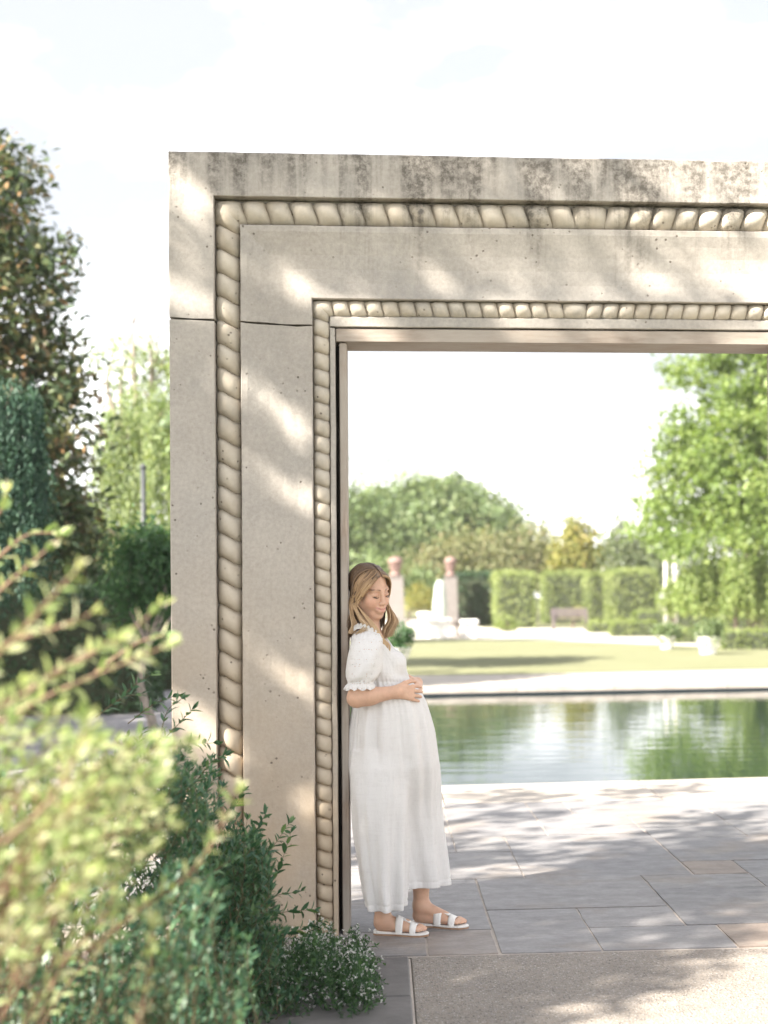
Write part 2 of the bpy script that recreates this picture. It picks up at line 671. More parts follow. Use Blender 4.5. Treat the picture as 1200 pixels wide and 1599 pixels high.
# the ground: one sheet to the horizon with the pool cut out of it
gx = [-420, PX0 - 0.02, PX1, 420]
a = Acc()
ny, fy = near_edge, far_edge
zg = -0.03
gv = [(-420, -60, zg), (PX0, -60, zg), (PX1, -60, zg), (420, -60, zg),
      (-420, ny(PX0), zg), (PX0, ny(PX0), zg), (PX1, ny(PX1), zg), (420, ny(PX1), zg),
      (-420, fy(PX0), zg), (PX0, fy(PX0), zg), (PX1, fy(PX1), zg), (420, fy(PX1), zg),
      (-420, 420, zg), (PX0, 420, zg), (PX1, 420, zg), (420, 420, zg)]
gf = [(0, 1, 5, 4), (1, 2, 6, 5), (2, 3, 7, 6), (4, 5, 9, 8), (6, 7, 11, 10), (8, 9, 13, 12), (9, 10, 14, 13), (10, 11, 15, 14)]
tag(obj('ground', gv, gf, M_GRASS, base=(0, 0, 0)), None, None, None, 'structure')

# planting bed in front of the gate
sheet('planting_bed', [(-7, 0.2), (-0.45, 0.2), (-0.45, 6.42), (-0.2, 6.42), (-0.2, 6.9), (-1.1, 6.9), (-7, 6.9)], -0.012, M_SOIL)
# pool
a = Acc()
zb = -1.0
a.v = [(PX0, ny(PX0), zb), (PX1, ny(PX1), zb), (PX1, fy(PX1), zb), (PX0, fy(PX0), zb),
       (PX0, ny(PX0), zg), (PX1, ny(PX1), zg), (PX1, fy(PX1), zg), (PX0, fy(PX0), zg)]
a.f = [(0, 1, 2, 3), (0, 4, 5, 1), (1, 5, 6, 2), (2, 6, 7, 3), (3, 7, 4, 0)]
tag(a.obj('pool_basin', M_BASIN, base=(0, 0, 0)), None, None, None, 'structure')
sheet('pool_water', [(PX0, ny(PX0)), (PX1, ny(PX1)), (PX1, fy(PX1)), (PX0, fy(PX0))], -0.13, M_WATER)

# coping stones round the pool: a row of blocks on each side
cop = tag(empty('pool_coping', (0, 12, 0)), None, None, None, 'structure')


def quad_block(name, pts, z0, z1, mat, parent, b=0.006):
    """flat block over a convex four sided outline with a small chamfer"""
    p = np.array(pts, float)
    c = p.mean(0)
    q = p + (c - p) / np.linalg.norm(c - p, axis=1)[:, None] * b * 1.4
    v = [(*x, z0) for x in p] + [(*x, z1 - b) for x in p] + [(*x, z1) for x in q]
    f = [(8, 9, 10, 11)]
    for k in range(4):
        k2 = (k + 1) % 4
        f += [(k, k2, 4 + k2, 4 + k), (4 + k, 4 + k2, 8 + k2, 8 + k)]
    return obj(name, v, f, mat, parent)


x = -5.2
while x < 9.0:
    w = rng.uniform(1.2, 1.7)
    x1 = x + w
    e0 = near_edge(x) if x >= PX0 - 0.3 else 12.0
    quad_block('coping_stone', [(x + .004, 11.07), (x1 - .004, 11.07), (x1 - .004, near_edge(max(x1, PX0)) + 0.03), (x + .004, near_edge(max(x, PX0)) + 0.03)], -0.1, 0.004 + rng.uniform(0, .003), M_COPING, cop)
    x = x1
x = -1.6
while x < 20.0:
    w = rng.uniform(1.6, 2.3)
    x1 = x + w
    quad_block('coping_stone', [(x + .005, far_edge(x) - 0.03), (x1 - .005, far_edge(x1) - 0.03), (x1 - .005, far_edge(x1) + 3.4 + .02 * x1), (x + .005, far_edge(x) + 3.4 + .02 * x)], -0.09, 0.004 + rng.uniform(0, .003), M_COPING, cop)
    x = x1
sheet('plaza', [(-16, 6.95), (-2.6, 6.95), (-1.2, 11.0), (-1.2, 12.0), (PX0 - .02, 12.0), (PX0 - .02, 28.5), (-20, 28.5)], -0.008, M_PLAZA)

# far lawn (an oval) and the pale paths round it
lo = [G(600, 1056), G(760, 1053.5), G(960, 1049.5), G(1150, 1045.5)]
lawn = [(-3.5, 28.2), (lo[1][0], lo[1][1]), (lo[2][0], lo[2][1]), (lo[3][0], lo[3][1]), (11.5, 29.9), (13.2, 33), (11.0, 37.5), (8.4, 42.5), (5.4, 48.0), (1.6, 51.0), (-2.5, 49), (-5.8, 42), (-6.0, 34)]
sheet('lawn', [tuple(p) for p in curve_pts([(*q, 0) for q in lawn] + [(*lawn[0], 0)], 120)[:-1]], -0.006, M_GRASS) if False else sheet('lawn', lawn, 0.004, M_GRASS)
sheet('gravel_path', [(-9, 27.9), (18, 27.9), (19, 40), (10.8, 62), (9.5, 64), (4.5, 66), (3.2, 95), (-2.0, 95), (-3, 66), (-9, 60)], -0.004, M_PATH)

# ------------------------------------------------------------------ terrace of bluestones
terr = tag(empty('terrace', (0.9, 8.7, 0)), None, None, None, 'structure')
obj('mortar_bed', [(-3.2, 6.42, -0.001), (4.6, 6.42, -0.001), (4.6, 11.065, -0.001), (-3.2, 11.065, -0.001)], [(0, 1, 2, 3)], M_MORTAR, terr)
J = 0.006
STONES = [
    (-.45, .19, 6.44, 6.9), (.19, .49, 6.44, 6.9), (.02, .49, 6.9, 8.12), (.49, .925, 6.44, 7.32), (.925, 1.375, 6.89, 7.32),
    (.925, 1.51, 6.44, 6.89), (.49, 1.375, 7.32, 8.12), (1.375, 2.55, 6.89, 7.74), (1.51, 2.3, 6.44, 6.89), (1.375, 1.965, 7.74, 8.12),
    (1.665, 1.965, 8.12, 8.52), (1.965, 2.8, 7.74, 8.52), (.755, 1.66, 8.12, 9.54), (.02, .755, 8.12, 8.95), (.43, .755, 8.95, 9.54),
    (-.4, .43, 8.95, 9.96), (.43, 1.03, 9.54, 11.06), (-.4, .43, 9.96, 11.06), (1.03, 1.305, 10.3, 11.06), (1.03, 1.655, 9.54, 10.3),
    (1.305, 2.255, 10.3, 11.06), (1.66, 2.255, 9.34, 9.76), (1.655, 2.255, 9.76, 10.3), (1.665, 2.8, 8.52, 9.34), (2.255, 2.8, 9.34, 10.05),
    (2.255, 3.1, 10.05, 11.06), (2.3, 3.1, 6.44, 6.89), (2.55, 3.3, 6.89, 7.74), (2.8, 3.6, 7.74, 8.9), (2.8, 3.6, 8.9, 10.05), (3.1, 4.0, 10.05, 11.06),
    (3.1, 4.4, 6.44, 7.3) if False else (3.1, 4.4, 6.44, 6.89), (3.3, 4.4, 6.89, 7.74), (3.6, 4.4, 7.74, 9.0), (3.6, 4.4, 9.0, 10.05), (4.0, 4.4, 10.05, 11.06),
    (-.5, .02, 6.9, 7.42), (-.5, .02, 7.42, 7.87), (-.5, .02, 7.87, 8.5), (-.5, .02, 8.5, 8.95),
    (-1.2, -.5, 7.2, 8.1), (-1.2, -.5, 8.1, 8.9), (-1.3, -.4, 8.95, 9.7), (-1.2, -.4, 9.7, 11.06), (-2.2, -1.2, 7.2, 8.9), (-2.2, -1.3, 8.95, 9.7), (-2.2, -1.2, 9.7, 11.06),
    (-3.1, -2.2, 7.2, 8.3), (-3.1, -2.2, 8.3, 9.7), (-3.1, -2.2, 9.7, 11.06),
]
for x0, x1, y0, y1 in STONES:
    nx, nyy = 4, 4
    j = [rng.uniform(.6, 1.25) * J for _ in range(4)]
    X = np.linspace(x0 + j[0], x1 - j[1], nx + 1)
    Y = np.linspace(y0 + j[2], y1 - j[3], nyy + 1)
    h = rng.uniform(0.003, 0.006)
    v = []; f = []
    for yy in Y:
        for xx in X:
            ed = xx in (X[0], X[-1]) or yy in (Y[0], Y[-1])
            wob = rng.normal() * 0.0016 if ed else 0
            v.append((xx + (wob if xx in (X[0], X[-1]) else 0), yy + (wob if yy in (Y[0], Y[-1]) else 0), h + rng.normal() * .0008))
    n = nx + 1
    for i in range(nyy):
        for k in range(nx):
            f.append((i * n + k, i * n + k + 1, (i + 1) * n + k + 1, (i + 1) * n + k))
    per = [k for k in range(n)] + [i * n + nx for i in range(1, n)] + [nyy * n + k for k in range(nx - 1, -1, -1)] + [i * n for i in range(nyy - 1, 0, -1)]
    b0 = len(v)
    v += [(v[q][0], v[q][1], -0.03) for q in per]
    for q in range(len(per)):
        q2 = (q + 1) % len(per)
        f.append((per[q], b0 + q, b0 + q2, per[q2]))
    obj('paving_stone', v, f, M_SLATE, terr)

# strip of border stones and the pebble slab in front
bord = tag(empty('border_strip', (-0.15, 5.6, 0)), None, None, None, 'structure')
obj('mortar_bed', [(-.46, 3.0, -.004), (.115, 3.0, -.004), (.115, 6.42, -.004), (-.46, 6.42, -.004)], [(0, 1, 2, 3)], M_MORTAR, bord)
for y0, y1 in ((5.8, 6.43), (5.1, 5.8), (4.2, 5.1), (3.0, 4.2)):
    quad_block('border_stone', [(-.45, y0 + .005), (.105, y0 + .005), (.107, y1 - .005), (-.45, y1 - .005)], -.03, .002 + rng.uniform(0, .002), M_SLATE_SHADED, bord)
sl = Acc()
sl.bbox((.118, 2.0, -.06), (4.4, 6.432, .0), .004)
tag(sl.obj('pebble_slab', M_AGG), None, None, None, 'structure')

# ------------------------------------------------------------------ the stone gateway
from mathutils import noise as mnoise
XC = 0.84
gate = empty('stone_gateway', (XC, 6.97, 0), 'tall weathered limestone gateway with carved rope mouldings round its opening', 'gateway')
PROF = [(-.911, 3.455, 7.14), (-.911, 3.455, 6.806), (-.905, 3.449, 6.80), (-.81, 3.355, 6.80), (-.719, 3.265, 6.80), (-.716, 3.262, 6.803), (-.716, 3.262, 6.885), (-.604, 3.140, 6.885),
        (-.604, 3.140, 6.815), (-.600, 3.136, 6.808), (-.575, 3.112, 6.809), (-.53, 3.066, 6.822), (-.48, 3.015, 6.833), (-.42, 2.953, 6.838), (-.36, 2.89, 6.832), (-.31, 2.838, 6.818), (-.296, 2.821, 6.812),
        (-.292, 2.817, 6.816), (-.292, 2.817, 6.868), (-.216, 2.745, 6.868), (-.216, 2.745, 6.842), (-.212, 2.740, 6.838), (-.196, 2.703, 6.838), (-.193, 2.700, 6.842), (-.193, 2.700, 7.14)]


def zjoint(x): return 2.727 - .03 * (x + .911) / .718 + 0.0


def wob(p, amp):
    n = mnoise.noise_vector(Vector(p) * 5.0) * 0.6 + mnoise.noise_vector(Vector(p) * 21.0) * 0.4
    return (p[0] + n[0] * amp, p[1] + n[1] * amp, p[2] + n[2] * amp)


def sweep(paths, name, parent, sharp=True):
    """paths: for each profile point a list of positions along the block"""
    n = len(paths); m = len(paths[0])
    v = [wob(p, 0.0028) for pl in paths for p in pl]
    f = []
    for i in range(n - 1):
        for k in range(m - 1):
            f.append((i * m + k, i * m + k + 1, (i + 1) * m + k + 1, (i + 1) * m + k))
    # back and ends
    for k in range(m - 1):
        f.append(((n - 1) * m + k, (n - 1) * m + k + 1, k + 1, k))
    f.append(tuple(i * m for i in range(n)))
    f.append(tuple(i * m + m - 1 for i in range(n - 1, -1, -1)))
    return obj(name, v, f, M_STONE, parent)


def lerp_line(a, b, step):
    a = np.array(a, float); b = np.array(b, float)
    k = max(2, int(np.linalg.norm(b - a) / step) + 1)
    return [tuple(a + (b - a) * t) for t in np.linspace(0, 1, k)]


def even(paths):
    m = max(len(p) for p in paths)
    return paths


NV, NH = 46, 44
jl, lt, jr = [], [], []
for (x, z, y) in PROF:
    zj = zjoint(x)
    n1, n2 = abs(mnoise.noise(Vector((x * 13, 1.3, 0)))) * .011, abs(mnoise.noise(Vector((x * 11, 7.7, 0)))) * .007
    jl.append([(x, y, t * (zj - .002 - n1) - .05 * (1 - t)) for t in np.linspace(0, 1, NV)])
    xr = 2 * XC - x
    jr.append([(xr, y, t * (zj - .002 - n1) - .05 * (1 - t)) for t in np.linspace(1, 0, NV)])
    up = [(x, y, zj + .002 + n2 + (z - zj - .002 - n2) * t) for t in np.linspace(0, 1, 9)[:-1]]
    ac = [(x + (xr - x) * t, y, z) for t in np.linspace(0, 1, NH)]
    dn = [(xr, y, q[2]) for q in up[::-1]]
    lt.append(up + ac + dn)
jamb = sweep(jl, 'jamb_block', gate)
lintel = sweep(lt, 'lintel_block', gate)
jamb_r = sweep(jr, 'jamb_block', gate)
for o in (jamb, lintel, jamb_r):
    pass


def bead_mesh(name, L, Rw, h, sl, ax, cr, var):
    """one lobe of the carved rope. ax: along the rope, cr: across it, bulging to -y"""
    ns, nt = 12, 9
    ax = np.array(ax, float); cr = np.array(cr, float); bu = np.array([0, -1.0, 0])
    v = []
    for i in range(ns + 1):
        th = math.pi * i / ns
        s = -math.cos(th)
        for k in range(nt + 1):
            t = -1 + 2 * k / nt
            g = 0.30 + 0.70 * math.sqrt(max(0, 1 - abs(t) ** 2.0))
            g *= 1 + 0.05 * math.sin(3.1 * s + var) * (1 - t * t)
            w = 0.84 + 0.16 * math.sqrt(max(0, 1 - t * t))
            sh = math.sin(s * math.pi / 2) * sl
            p = ax * (t * L / 2 + sh) + cr * (s * Rw * w) + bu * (math.sin(th) * h * g - .004)
            n = mnoise.noise(Vector(p) * 38 + Vector((var * 9.1, 0, 0))) * .0022
            v.append(p + bu * n)
    f = []
    m = nt + 1
    flip = np.dot(np.cross(ax, cr), bu) > 0
    for i in range(ns):
        for k in range(nt):
            q = (i * m + k, i * m + k + 1, (i + 1) * m + k + 1, (i + 1) * m + k)
            f.append(q if flip else q[::-1])
    return make_mesh(name, v, f, M_ROPE, True)


def rope(Lv, R, h, slv, slh, xr_, zr_, yr, parent_l, parent_t, parent_r):
    mv = [bead_mesh('rope_bead', Lv, R, h, slv, (0, 0, -1), (1, 0, 0), k) for k in range(3)]
    ml = [bead_mesh('rope_bead', Lv, R, h, slh, (1, 0, 0), (0, 0, -1), k) for k in range(3)]
    mr_ = [bead_mesh('rope_bead', Lv, R, h, -slh, (1, 0, 0), (0, 0, -1), k) for k in range(3)]
    mv2 = [bead_mesh('rope_bead', Lv, R, h, -slv, (0, 0, -1), (1, 0, 0), k) for k in range(3)]
    b = np.array(gate.location)
    k = 0
    for side, xx, ms, par in ((0, xr_, mv, parent_l), (1, 2 * XC - xr_, mv2, parent_r)):
        z = zr_ - R * 0.35
        while z > 0.03:
            o = link('rope_bead', ms[rng.integers(3)], par if z < 2.70 else parent_t, np.array((xx, yr, z)) - b)
            z -= Lv
            k += 1
    x = xr_ + R * 0.35
    n = int(round((XC + 0.05 - x) / Lv))
    for i in range(n):
        link('rope_bead', ml[rng.integers(3)], parent_t, np.array((x + i * Lv, yr, zr_)) - b)
    xm = x + n * Lv
    # the bead where the twist turns round
    o = link('rope_bead', bead_mesh('rope_bead', Lv * 1.45, R, h, 0.0, (1, 0, 0), (0, 0, -1), 1.3), parent_t, np.array((xm + Lv * .2, yr, zr_)) - b)
    x2 = xm + Lv * 1.4
    xe = 2 * XC - xr_ - R * 0.35
    while x2 < xe:
        link('rope_bead', mr_[rng.integers(3)], parent_t, np.array((x2, yr, zr_)) - b)
        x2 += Lv
    # corner boss where the two runs meet
    for xx in (xr_, 2 * XC - xr_):
        link('rope_bead', bead_mesh('rope_bead', Lv * 1.1, R, h * .98, 0.0, (1, 0, 0), (0, 0, -1), .4), parent_t, np.array((xx, yr, zr_)) - b)


for p_ in (jamb, lintel, jamb_r):
    p_.location = (0, 0, 0)
rope(.1045, .056, .064, .019, .012, -.660, 3.201, 6.872, jamb, lintel, jamb_r)
rope(.0735, .038, .045, .0075, .006, -.254, 2.781, 6.860, jamb, lintel, jamb_r)

M_GAP_SHADE = plain('gap_shade_board', (0.028, 0.022, 0.018), 0.9, 0.3, 8)  # shade of the gap beside the posts, put into the colour
# weathered timber lining of the opening
w = Acc(); w.bbox((-.190, 6.846, 2.637), (2 * XC + .190, 7.12, 2.694), .004)
w.obj('wood_beam', M_WOOD, gate)
w = Acc(); w.bbox((-.176, 6.862, .0), (-.143, 7.12, 2.633), .004)
w.obj('wood_post', M_WOOD, gate)
for xa, xb in ((-.1925, -.1765), (2 * XC + .1765, 2 * XC + .1925)):     # added recessed boards, near black for the shade in the gap
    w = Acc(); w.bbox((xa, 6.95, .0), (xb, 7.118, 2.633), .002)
    w.obj('gap_backing', M_GAP_SHADE, gate)
w = Acc(); w.bbox((2 * XC + .143, 6.862, .0), (2 * XC + .176, 7.12, 2.633), .004)
w.obj('wood_post', M_WOOD, gate)

# ------------------------------------------------------------------ the woman: surfaces from distance fields
import openvdb as vdb


class Field:
    def __init__(s, lo, hi, h):
        s.lo = np.array(lo, float); s.h = h
        s.n = np.ceil((np.array(hi) - s.lo) / h).astype(int) + 1
        s.d = np.full(s.n, 0.06, np.float32)

    def block(s, lo, hi):
        a = np.clip(np.floor((np.array(lo) - s.lo) / s.h).astype(int), 0, s.n)
        b = np.clip(np.ceil((np.array(hi) - s.lo) / s.h).astype(int) + 1, 0, s.n)
        if np.any(b <= a): return None
        ix = [s.lo[i] + s.h * np.arange(a[i], b[i]) for i in range(3)]
        X, Y, Z = np.meshgrid(*ix, indexing='ij', sparse=True)
        return (slice(a[0], b[0]), slice(a[1], b[1]), slice(a[2], b[2])), X, Y, Z

    def put(s, fn, lo, hi, k=0.01, op='add'):
        m = k + 0.012
        q = s.block(np.array(lo) - m, np.array(hi) + m)
        if q is None: return
        sl, X, Y, Z = q
        d = fn(X, Y, Z).astype(np.float32)
        a = s.d[sl]
        if op == 'add':
            h = np.clip(0.5 + 0.5 * (a - d) / k, 0, 1)
            s.d[sl] = a + (d - a) * h - k * h * (1 - h)
        elif op == 'cut':
            h = np.clip(0.5 - 0.5 * (a + d) / k, 0, 1)
            s.d[sl] = a + (-d - a) * h + k * h * (1 - h)

    def cone(s, a, b, r1, r2=None, k=0.01, op='add'):
        a = np.array(a, float); b = np.array(b, float)
        if r2 is None: r2 = r1
        ba = b - a; L = max(ba @ ba, 1e-12)

        def fn(X, Y, Z):
            t = np.clip(((X - a[0]) * ba[0] + (Y - a[1]) * ba[1] + (Z - a[2]) * ba[2]) / L, 0, 1)
            return np.sqrt((X - a[0] - t * ba[0]) ** 2 + (Y - a[1] - t * ba[1]) ** 2 + (Z - a[2] - t * ba[2]) ** 2) - (r1 + (r2 - r1) * t)
        r = max(r1, r2)
        s.put(fn, np.minimum(a, b) - r, np.maximum(a, b) + r, k, op)

    def ell(s, c, r, axes=None, k=0.01, op='add'):
        c = np.array(c, float); r = np.array(r, float)
        A = np.eye(3) if axes is None else np.array(axes, float)

        def fn(X, Y, Z):
            x, y, z = X - c[0], Y - c[1], Z - c[2]
            q = [(A[i, 0] * x + A[i, 1] * y + A[i, 2] * z) for i in range(3)]
            k0 = np.sqrt(sum((q[i] / r[i]) ** 2 for i in range(3)))
            k1 = np.sqrt(sum((q[i] / r[i] ** 2) ** 2 for i in range(3))) + 1e-6
            return k0 * (k0 - 1) / k1
        R_ = r.max()
        s.put(fn, c - R_, c + R_, k, op)

    def mesh(s):
        g = vdb.FloatGrid(0.06)
        g.copyFromArray(np.ascontiguousarray(s.d))
        p, q = g.convertToQuads(isovalue=0.0)
        p = np.asarray(p, float) * s.h + s.lo
        q = np.asarray(q)
        a, b, c, d = (p[q[:, i]] for i in range(4))
        nn = np.cross(b - a, c - a)
        if (nn * (a + c)).sum() and ((nn * (a - p.mean(0))).sum() < 0): q = q[:, ::-1].copy()
        return p, q


def smooth_mesh(p, q, it=2, lam=0.5):
    e = np.concatenate([q[:, [0, 1]], q[:, [1, 2]], q[:, [2, 3]], q[:, [3, 0]]])
    e = np.concatenate([e, e[:, ::-1]])
    cnt = np.bincount(e[:, 0], minlength=len(p)).astype(float)[:, None]
    for _ in range(it):
        acc = np.stack([np.bincount(e[:, 0], weights=p[e[:, 1], i], minlength=len(p)) for i in range(3)], 1)
        p = p + lam * (acc / np.maximum(cnt, 1) - p)
    return p


YW = 6.93                                        # the plane through the middle of her body


def W(px, py, dy=0.0): return V(px, py, YW + dy)


person = empty('person', (0.08, 6.92, 0.004), 'pregnant woman in a loose white jumpsuit leaning on the wooden post of the gateway', 'person')

# ---- head frame: face turned half towards the viewer and looking down
yw, pt, rl = rad(40), rad(15), rad(5)
hf = np.array([math.sin(yw) * math.cos(pt), -math.cos(yw) * math.cos(pt), -math.sin(pt)])
hl = np.cross([0, 0, 1.0], hf); hl /= np.linalg.norm(hl)
hu = np.cross(hf, hl)
hl, hu = hl * math.cos(rl) + hu * math.sin(rl), hu * math.cos(rl) - hl * math.sin(rl)
HC = W(578.5, 920.5, -0.005)
AX = np.array([hf, hl, hu])


def H(f, l, u): return HC + hf * f + hl * l + hu * u


sk = Field((-0.30, 6.55, -0.01), (0.52, 7.22, 1.68), 0.0032)
# skull, face, jaw
sk.ell(H(-.018, 0, .028), (.092, .072, .084), AX, .01)
sk.ell(H(.026, 0, -.038), (.060, .058, .078), AX, .03)
sk.ell(H(.064, 0, -.103), (.026, .026, .018), AX, .025)
for s_ in (-1, 1):
    sk.cone(H(-.005, s_ * .060, -.050), H(.05, s_ * .018, -.098), .016, .014, .03)
    sk.ell(H(.058, s_ * .036, -.040), (.022, .022, .024), AX, .025)
    sk.cone(H(.083, s_ * .014, .020), H(.066, s_ * .046, .018), .005, .005, .02)
    sk.ell(H(.098, s_ * .031, -.004), (.017, .017, .012), AX, .016, 'cut')
    sk.ell(H(.0735, s_ * .031, -.005), (.0135, .0145, .0125), AX, .004)
    sk.ell(H(-.01, s_ * .074, -.014), (.016, .007, .028), AX, .006)
sk.cone(H(.086, 0, .006), H(.102, 0, -.034), .0065, .0085, .014)
sk.ell(H(.105, 0, -.037), (.0095, .0105, .0095), AX, .007)
for s_ in (-1, 1):
    sk.ell(H(.096, s_ * .0105, -.041), (.009, .0065, .0065), AX, .005)
sk.ell(H(.088, 0, -.070), (.014, .026, .020), AX, .014)                # muzzle
for s_ in (-1, 1):
    sk.cone(H(.0995, 0, -.0650), H(.087, s_ * .027, -.0605), .0038, .0018, .004)
    sk.cone(H(.0985, 0, -.0745), H(.087, s_ * .024, -.0650), .0052, .0022, .004)
    sk.cone(H(.1035, 0, -.0700), H(.089, s_ * .028, -.0612), .0023, .0018, .003, 'cut')
# neck and trunk
nb = W(579, 992, 0.0)
sk.cone(H(-.026, 0, -.055), nb, .045, .050, .02)
sk.ell(W(580, 1022, .0), (.075, .125, .10), None, .04)
sk.cone(W(574, 1008, -.09), W(574, 1008, .10), .042, .042, .04)
sk.ell(W(596, 1040, .0), (.085, .11, .08), None, .03)
sk.ell(W(612, 1105, .0), (.13, .125, .12), None, .04)
sk.ell(W(600, 1160, .0), (.125, .145, .13), None, .04)
# legs
SOLE = 0.020
ankle_n, ankle_f = W(598, 1436, -.085), W(658, 1412, .065)
for hip, knee, ank in ((W(592, 1185, -.06), W(600, 1300, -.07), ankle_n), (W(615, 1185, .06), W(640, 1300, .07), ankle_f)):
    sk.cone(hip, knee, .075, .055, .03)
    sk.cone(knee, ank + np.array([0, 0, .10]), .052, .040, .02)
    sk.cone(ank + np.array([0, 0, .12]), ank, .040, .034, .02)


def foot(heel, toe, ank):
    """heel and toe: ground points of the sandal; returns the frame"""
    heel = np.array([heel[0], heel[1], 0.0]); toe = np.array([toe[0], toe[1], 0.0])
    e = (toe - heel) / np.linalg.norm(toe - heel)
    sd = np.array([-e[1], e[0], 0])
    L = np.linalg.norm(toe - heel)

    def Q(a, b, z): return heel + e * a * L + sd * b + np.array([0, 0, z + SOLE])
    sk.ell(Q(.14, 0, .030), (.034, .029, .031), [e, sd, (0, 0, 1)], .01)
    sk.cone(Q(.13, 0, .035), ank, .028, .033, .02)
    sk.cone(ank - np.array([0, 0, .01]), Q(.60, .0, .034), .033, .022, .02)
    for b in (-.018, 0, .018):
        sk.cone(Q(.2, b * .6, .024), Q(.66, b * 1.15, .018), .022, .017, .012)
    # five toes, the big toe towards the other foot
    for i, (tb, tl, tr) in enumerate(((.030, .945, .0115), (.0125, .955, .0085), (-.002, .93, .0078), (-.015, .90, .0075), (-.0275, .865, .0075))):
        mid = Q(tl - .12, tb, .018)
        sk.cone(Q(.66, tb * .85, .018), mid, tr * 1.2, tr, .005)
        sk.cone(mid, Q(tl - .035, tb, .0095), tr, tr * .92, .003)
        if i == 0: big = mid
    return heel, e, sd, L


FEET = []
g0, g1 = G(586, 1460), G(669, 1462.5)
FEET.append(foot(g0, g1, ankle_n))
g0, g1 = G(645, 1446.5), G(731, 1451)
FEET.append(foot(g0, g1, ankle_f))

# near arm: shoulder, elbow, wrist
elb, wri = W(557, 1090, -.175), W(619, 1080.5, -.165)
sk.cone(W(572, 1012, -.125), elb, .042, .040, .03)
sk.cone(elb, elb + (wri - elb) * .35, .040, .039, .015)
sk.cone(elb + (wri - elb) * .3, wri, .0385, .0265, .02)


def hand(wrist, d, up, out, curl, scale=1.0, thumb_side=1, spread=1.0, k0=.02):
    """d: towards the fingers, up: across the knuckles towards the index finger, out: away from what it touches"""
    d = np.array(d, float); d /= np.linalg.norm(d)
    out = np.array(out, float); out -= d * (out @ d); out /= np.linalg.norm(out)
    up = np.array(up, float); up -= d * (up @ d) + out * (up @ out); up /= np.linalg.norm(up)
    S = scale

    def q(a, b, c): return wrist + (d * a + up * b + out * c) * S
    for b in (-.026, -.009, .009, .026):
        sk.cone(q(.01, b * .55, 0), q(.082, b, .003), .0155 * S, .0115 * S, .010)
    for i, (b, l) in enumerate(((.032, .070), (.0108, .078), (-.0106, .072), (-.031, .056))):
        c = curl
        a0 = np.array([.083, b, .004]); an = 0.0; p0 = q(*a0)
        rr = (.0092 if i < 3 else .0080) * S
        sp = b * .12 * spread
        for j, fr in enumerate((.46, .30, .24)):
            an += c * (0.75, 0.95, 0.7)[j]
            a0 = a0 + np.array([l * fr * math.cos(an), sp * fr, -l * fr * math.sin(an)])
            p1 = q(*a0)
            sk.cone(p0, p1, rr, rr * .92, .0025)
            p0 = p1; rr *= .92
    # thumb from the side of the palm
    t = thumb_side
    p0, p1, p2, p3 = q(.018, t * .024, -.004), q(.048, t * .045, -.006), q(.078, t * .056, -.010), q(.100, t * .057, -.018)
    sk.cone(p0, p1, .0145 * S, .012 * S, .010)
    sk.cone(p1, p2, .0115 * S, .0100 * S, .003)
    sk.cone(p2, p3, .0100 * S, .0085 * S, .003)
    return q


# near hand lies on the belly, fingers wrapping round its front
hand(wri, (.82, .40, -.09), (.1, .05, 1.0), (.45, -.85, .12), .34, .95, 1)
sk.cone(wri, W(624, 1079.5, -.155), .0265, .022, .015)
# far arm comes round the other side; its fingers lie over the top of the belly
elb2, wri2 = W(600, 1075, .20), W(652, 1066, .125)
sk.cone(W(574, 1004, .13), elb2, .043, .038, .03)
sk.cone(elb2, wri2, .037, .026, .02)
hand(wri2, (-.30, -.93, .16), (-.8, .3, .5), (.62, -.1, .78), .22, .92, -1)
bp, bq = sk.mesh()
bp = smooth_mesh(bp, bq, 2, .45)


def seg_dist(p, a, b):
    a = np.array(a); b = np.array(b)
    ba = b - a
    t = np.clip(((p - a) @ ba) / (ba @ ba), 0, 1)[:, None]
    return np.linalg.norm(p - a - t * ba, axis=1)


# natural colour of the skin: lips, brows, cheeks, nails
skin = np.tile(np.array([[0.60, 0.375, 0.265]]), (len(bp), 1))


def paint(dist, r0, r1, c, amt=1.0):
    f = (np.clip((r1 - dist) / (r1 - r0), 0, 1) * amt)[:, None]
    skin[:] = skin * (1 - f) + np.array(c) * f


hx = (bp - HC) @ AX.T
for s_ in (-1, 1):
    paint(np.linalg.norm(bp - H(.066, s_ * .040, -.040), axis=1), .008, .034, (0.62, 0.31, 0.225), .55)
    lip = np.minimum(seg_dist(bp, H(.1005, 0, -.0650), H(.088, s_ * .026, -.0608)), seg_dist(bp, H(.1005, 0, -.0745), H(.089, s_ * .021, -.0665)))
    paint(lip, .003, .0062, (0.52, 0.235, 0.20), .85)
    brow = np.minimum(seg_dist(bp, H(.092, s_ * .016, .0195), H(.084, s_ * .036, .0255)), seg_dist(bp, H(.084, s_ * .036, .0255), H(.070, s_ * .050, .0195)))
    paint(brow, .0035, .0065, (0.17, 0.095, 0.058), .9)
    paint(np.linalg.norm(bp - H(.084, s_ * .031, .003), axis=1), .006, .014, (0.46, 0.26, 0.18), .5)
    paint(seg_dist(bp, H(.089, s_ * .018, -.012), H(.083, s_ * .044, -.010)), .0022, .0042, (0.10, 0.055, 0.04), .85)


def skin_material():
    b = MatB("skin")
    c = b.mix(1.0, b.attr("tint", 'Color'), b.ramp(b.noise(45, 4), [(0.3, 0.93), (0.7, 1.05)]), 'MULTIPLY')
    b.col(c).rough(0.48).spec(0.35)
    b.b.inputs['Subsurface Weight'].default_value = 0.18
    b.b.inputs['Subsurface Radius'].default_value = (0.012, 0.005, 0.003)
    b.b.inputs['Subsurface Scale'].default_value = 0.6
    return b.m


obj('body', bp, bq, skin_material(), person, True, {"tint": ('POINT', skin)})

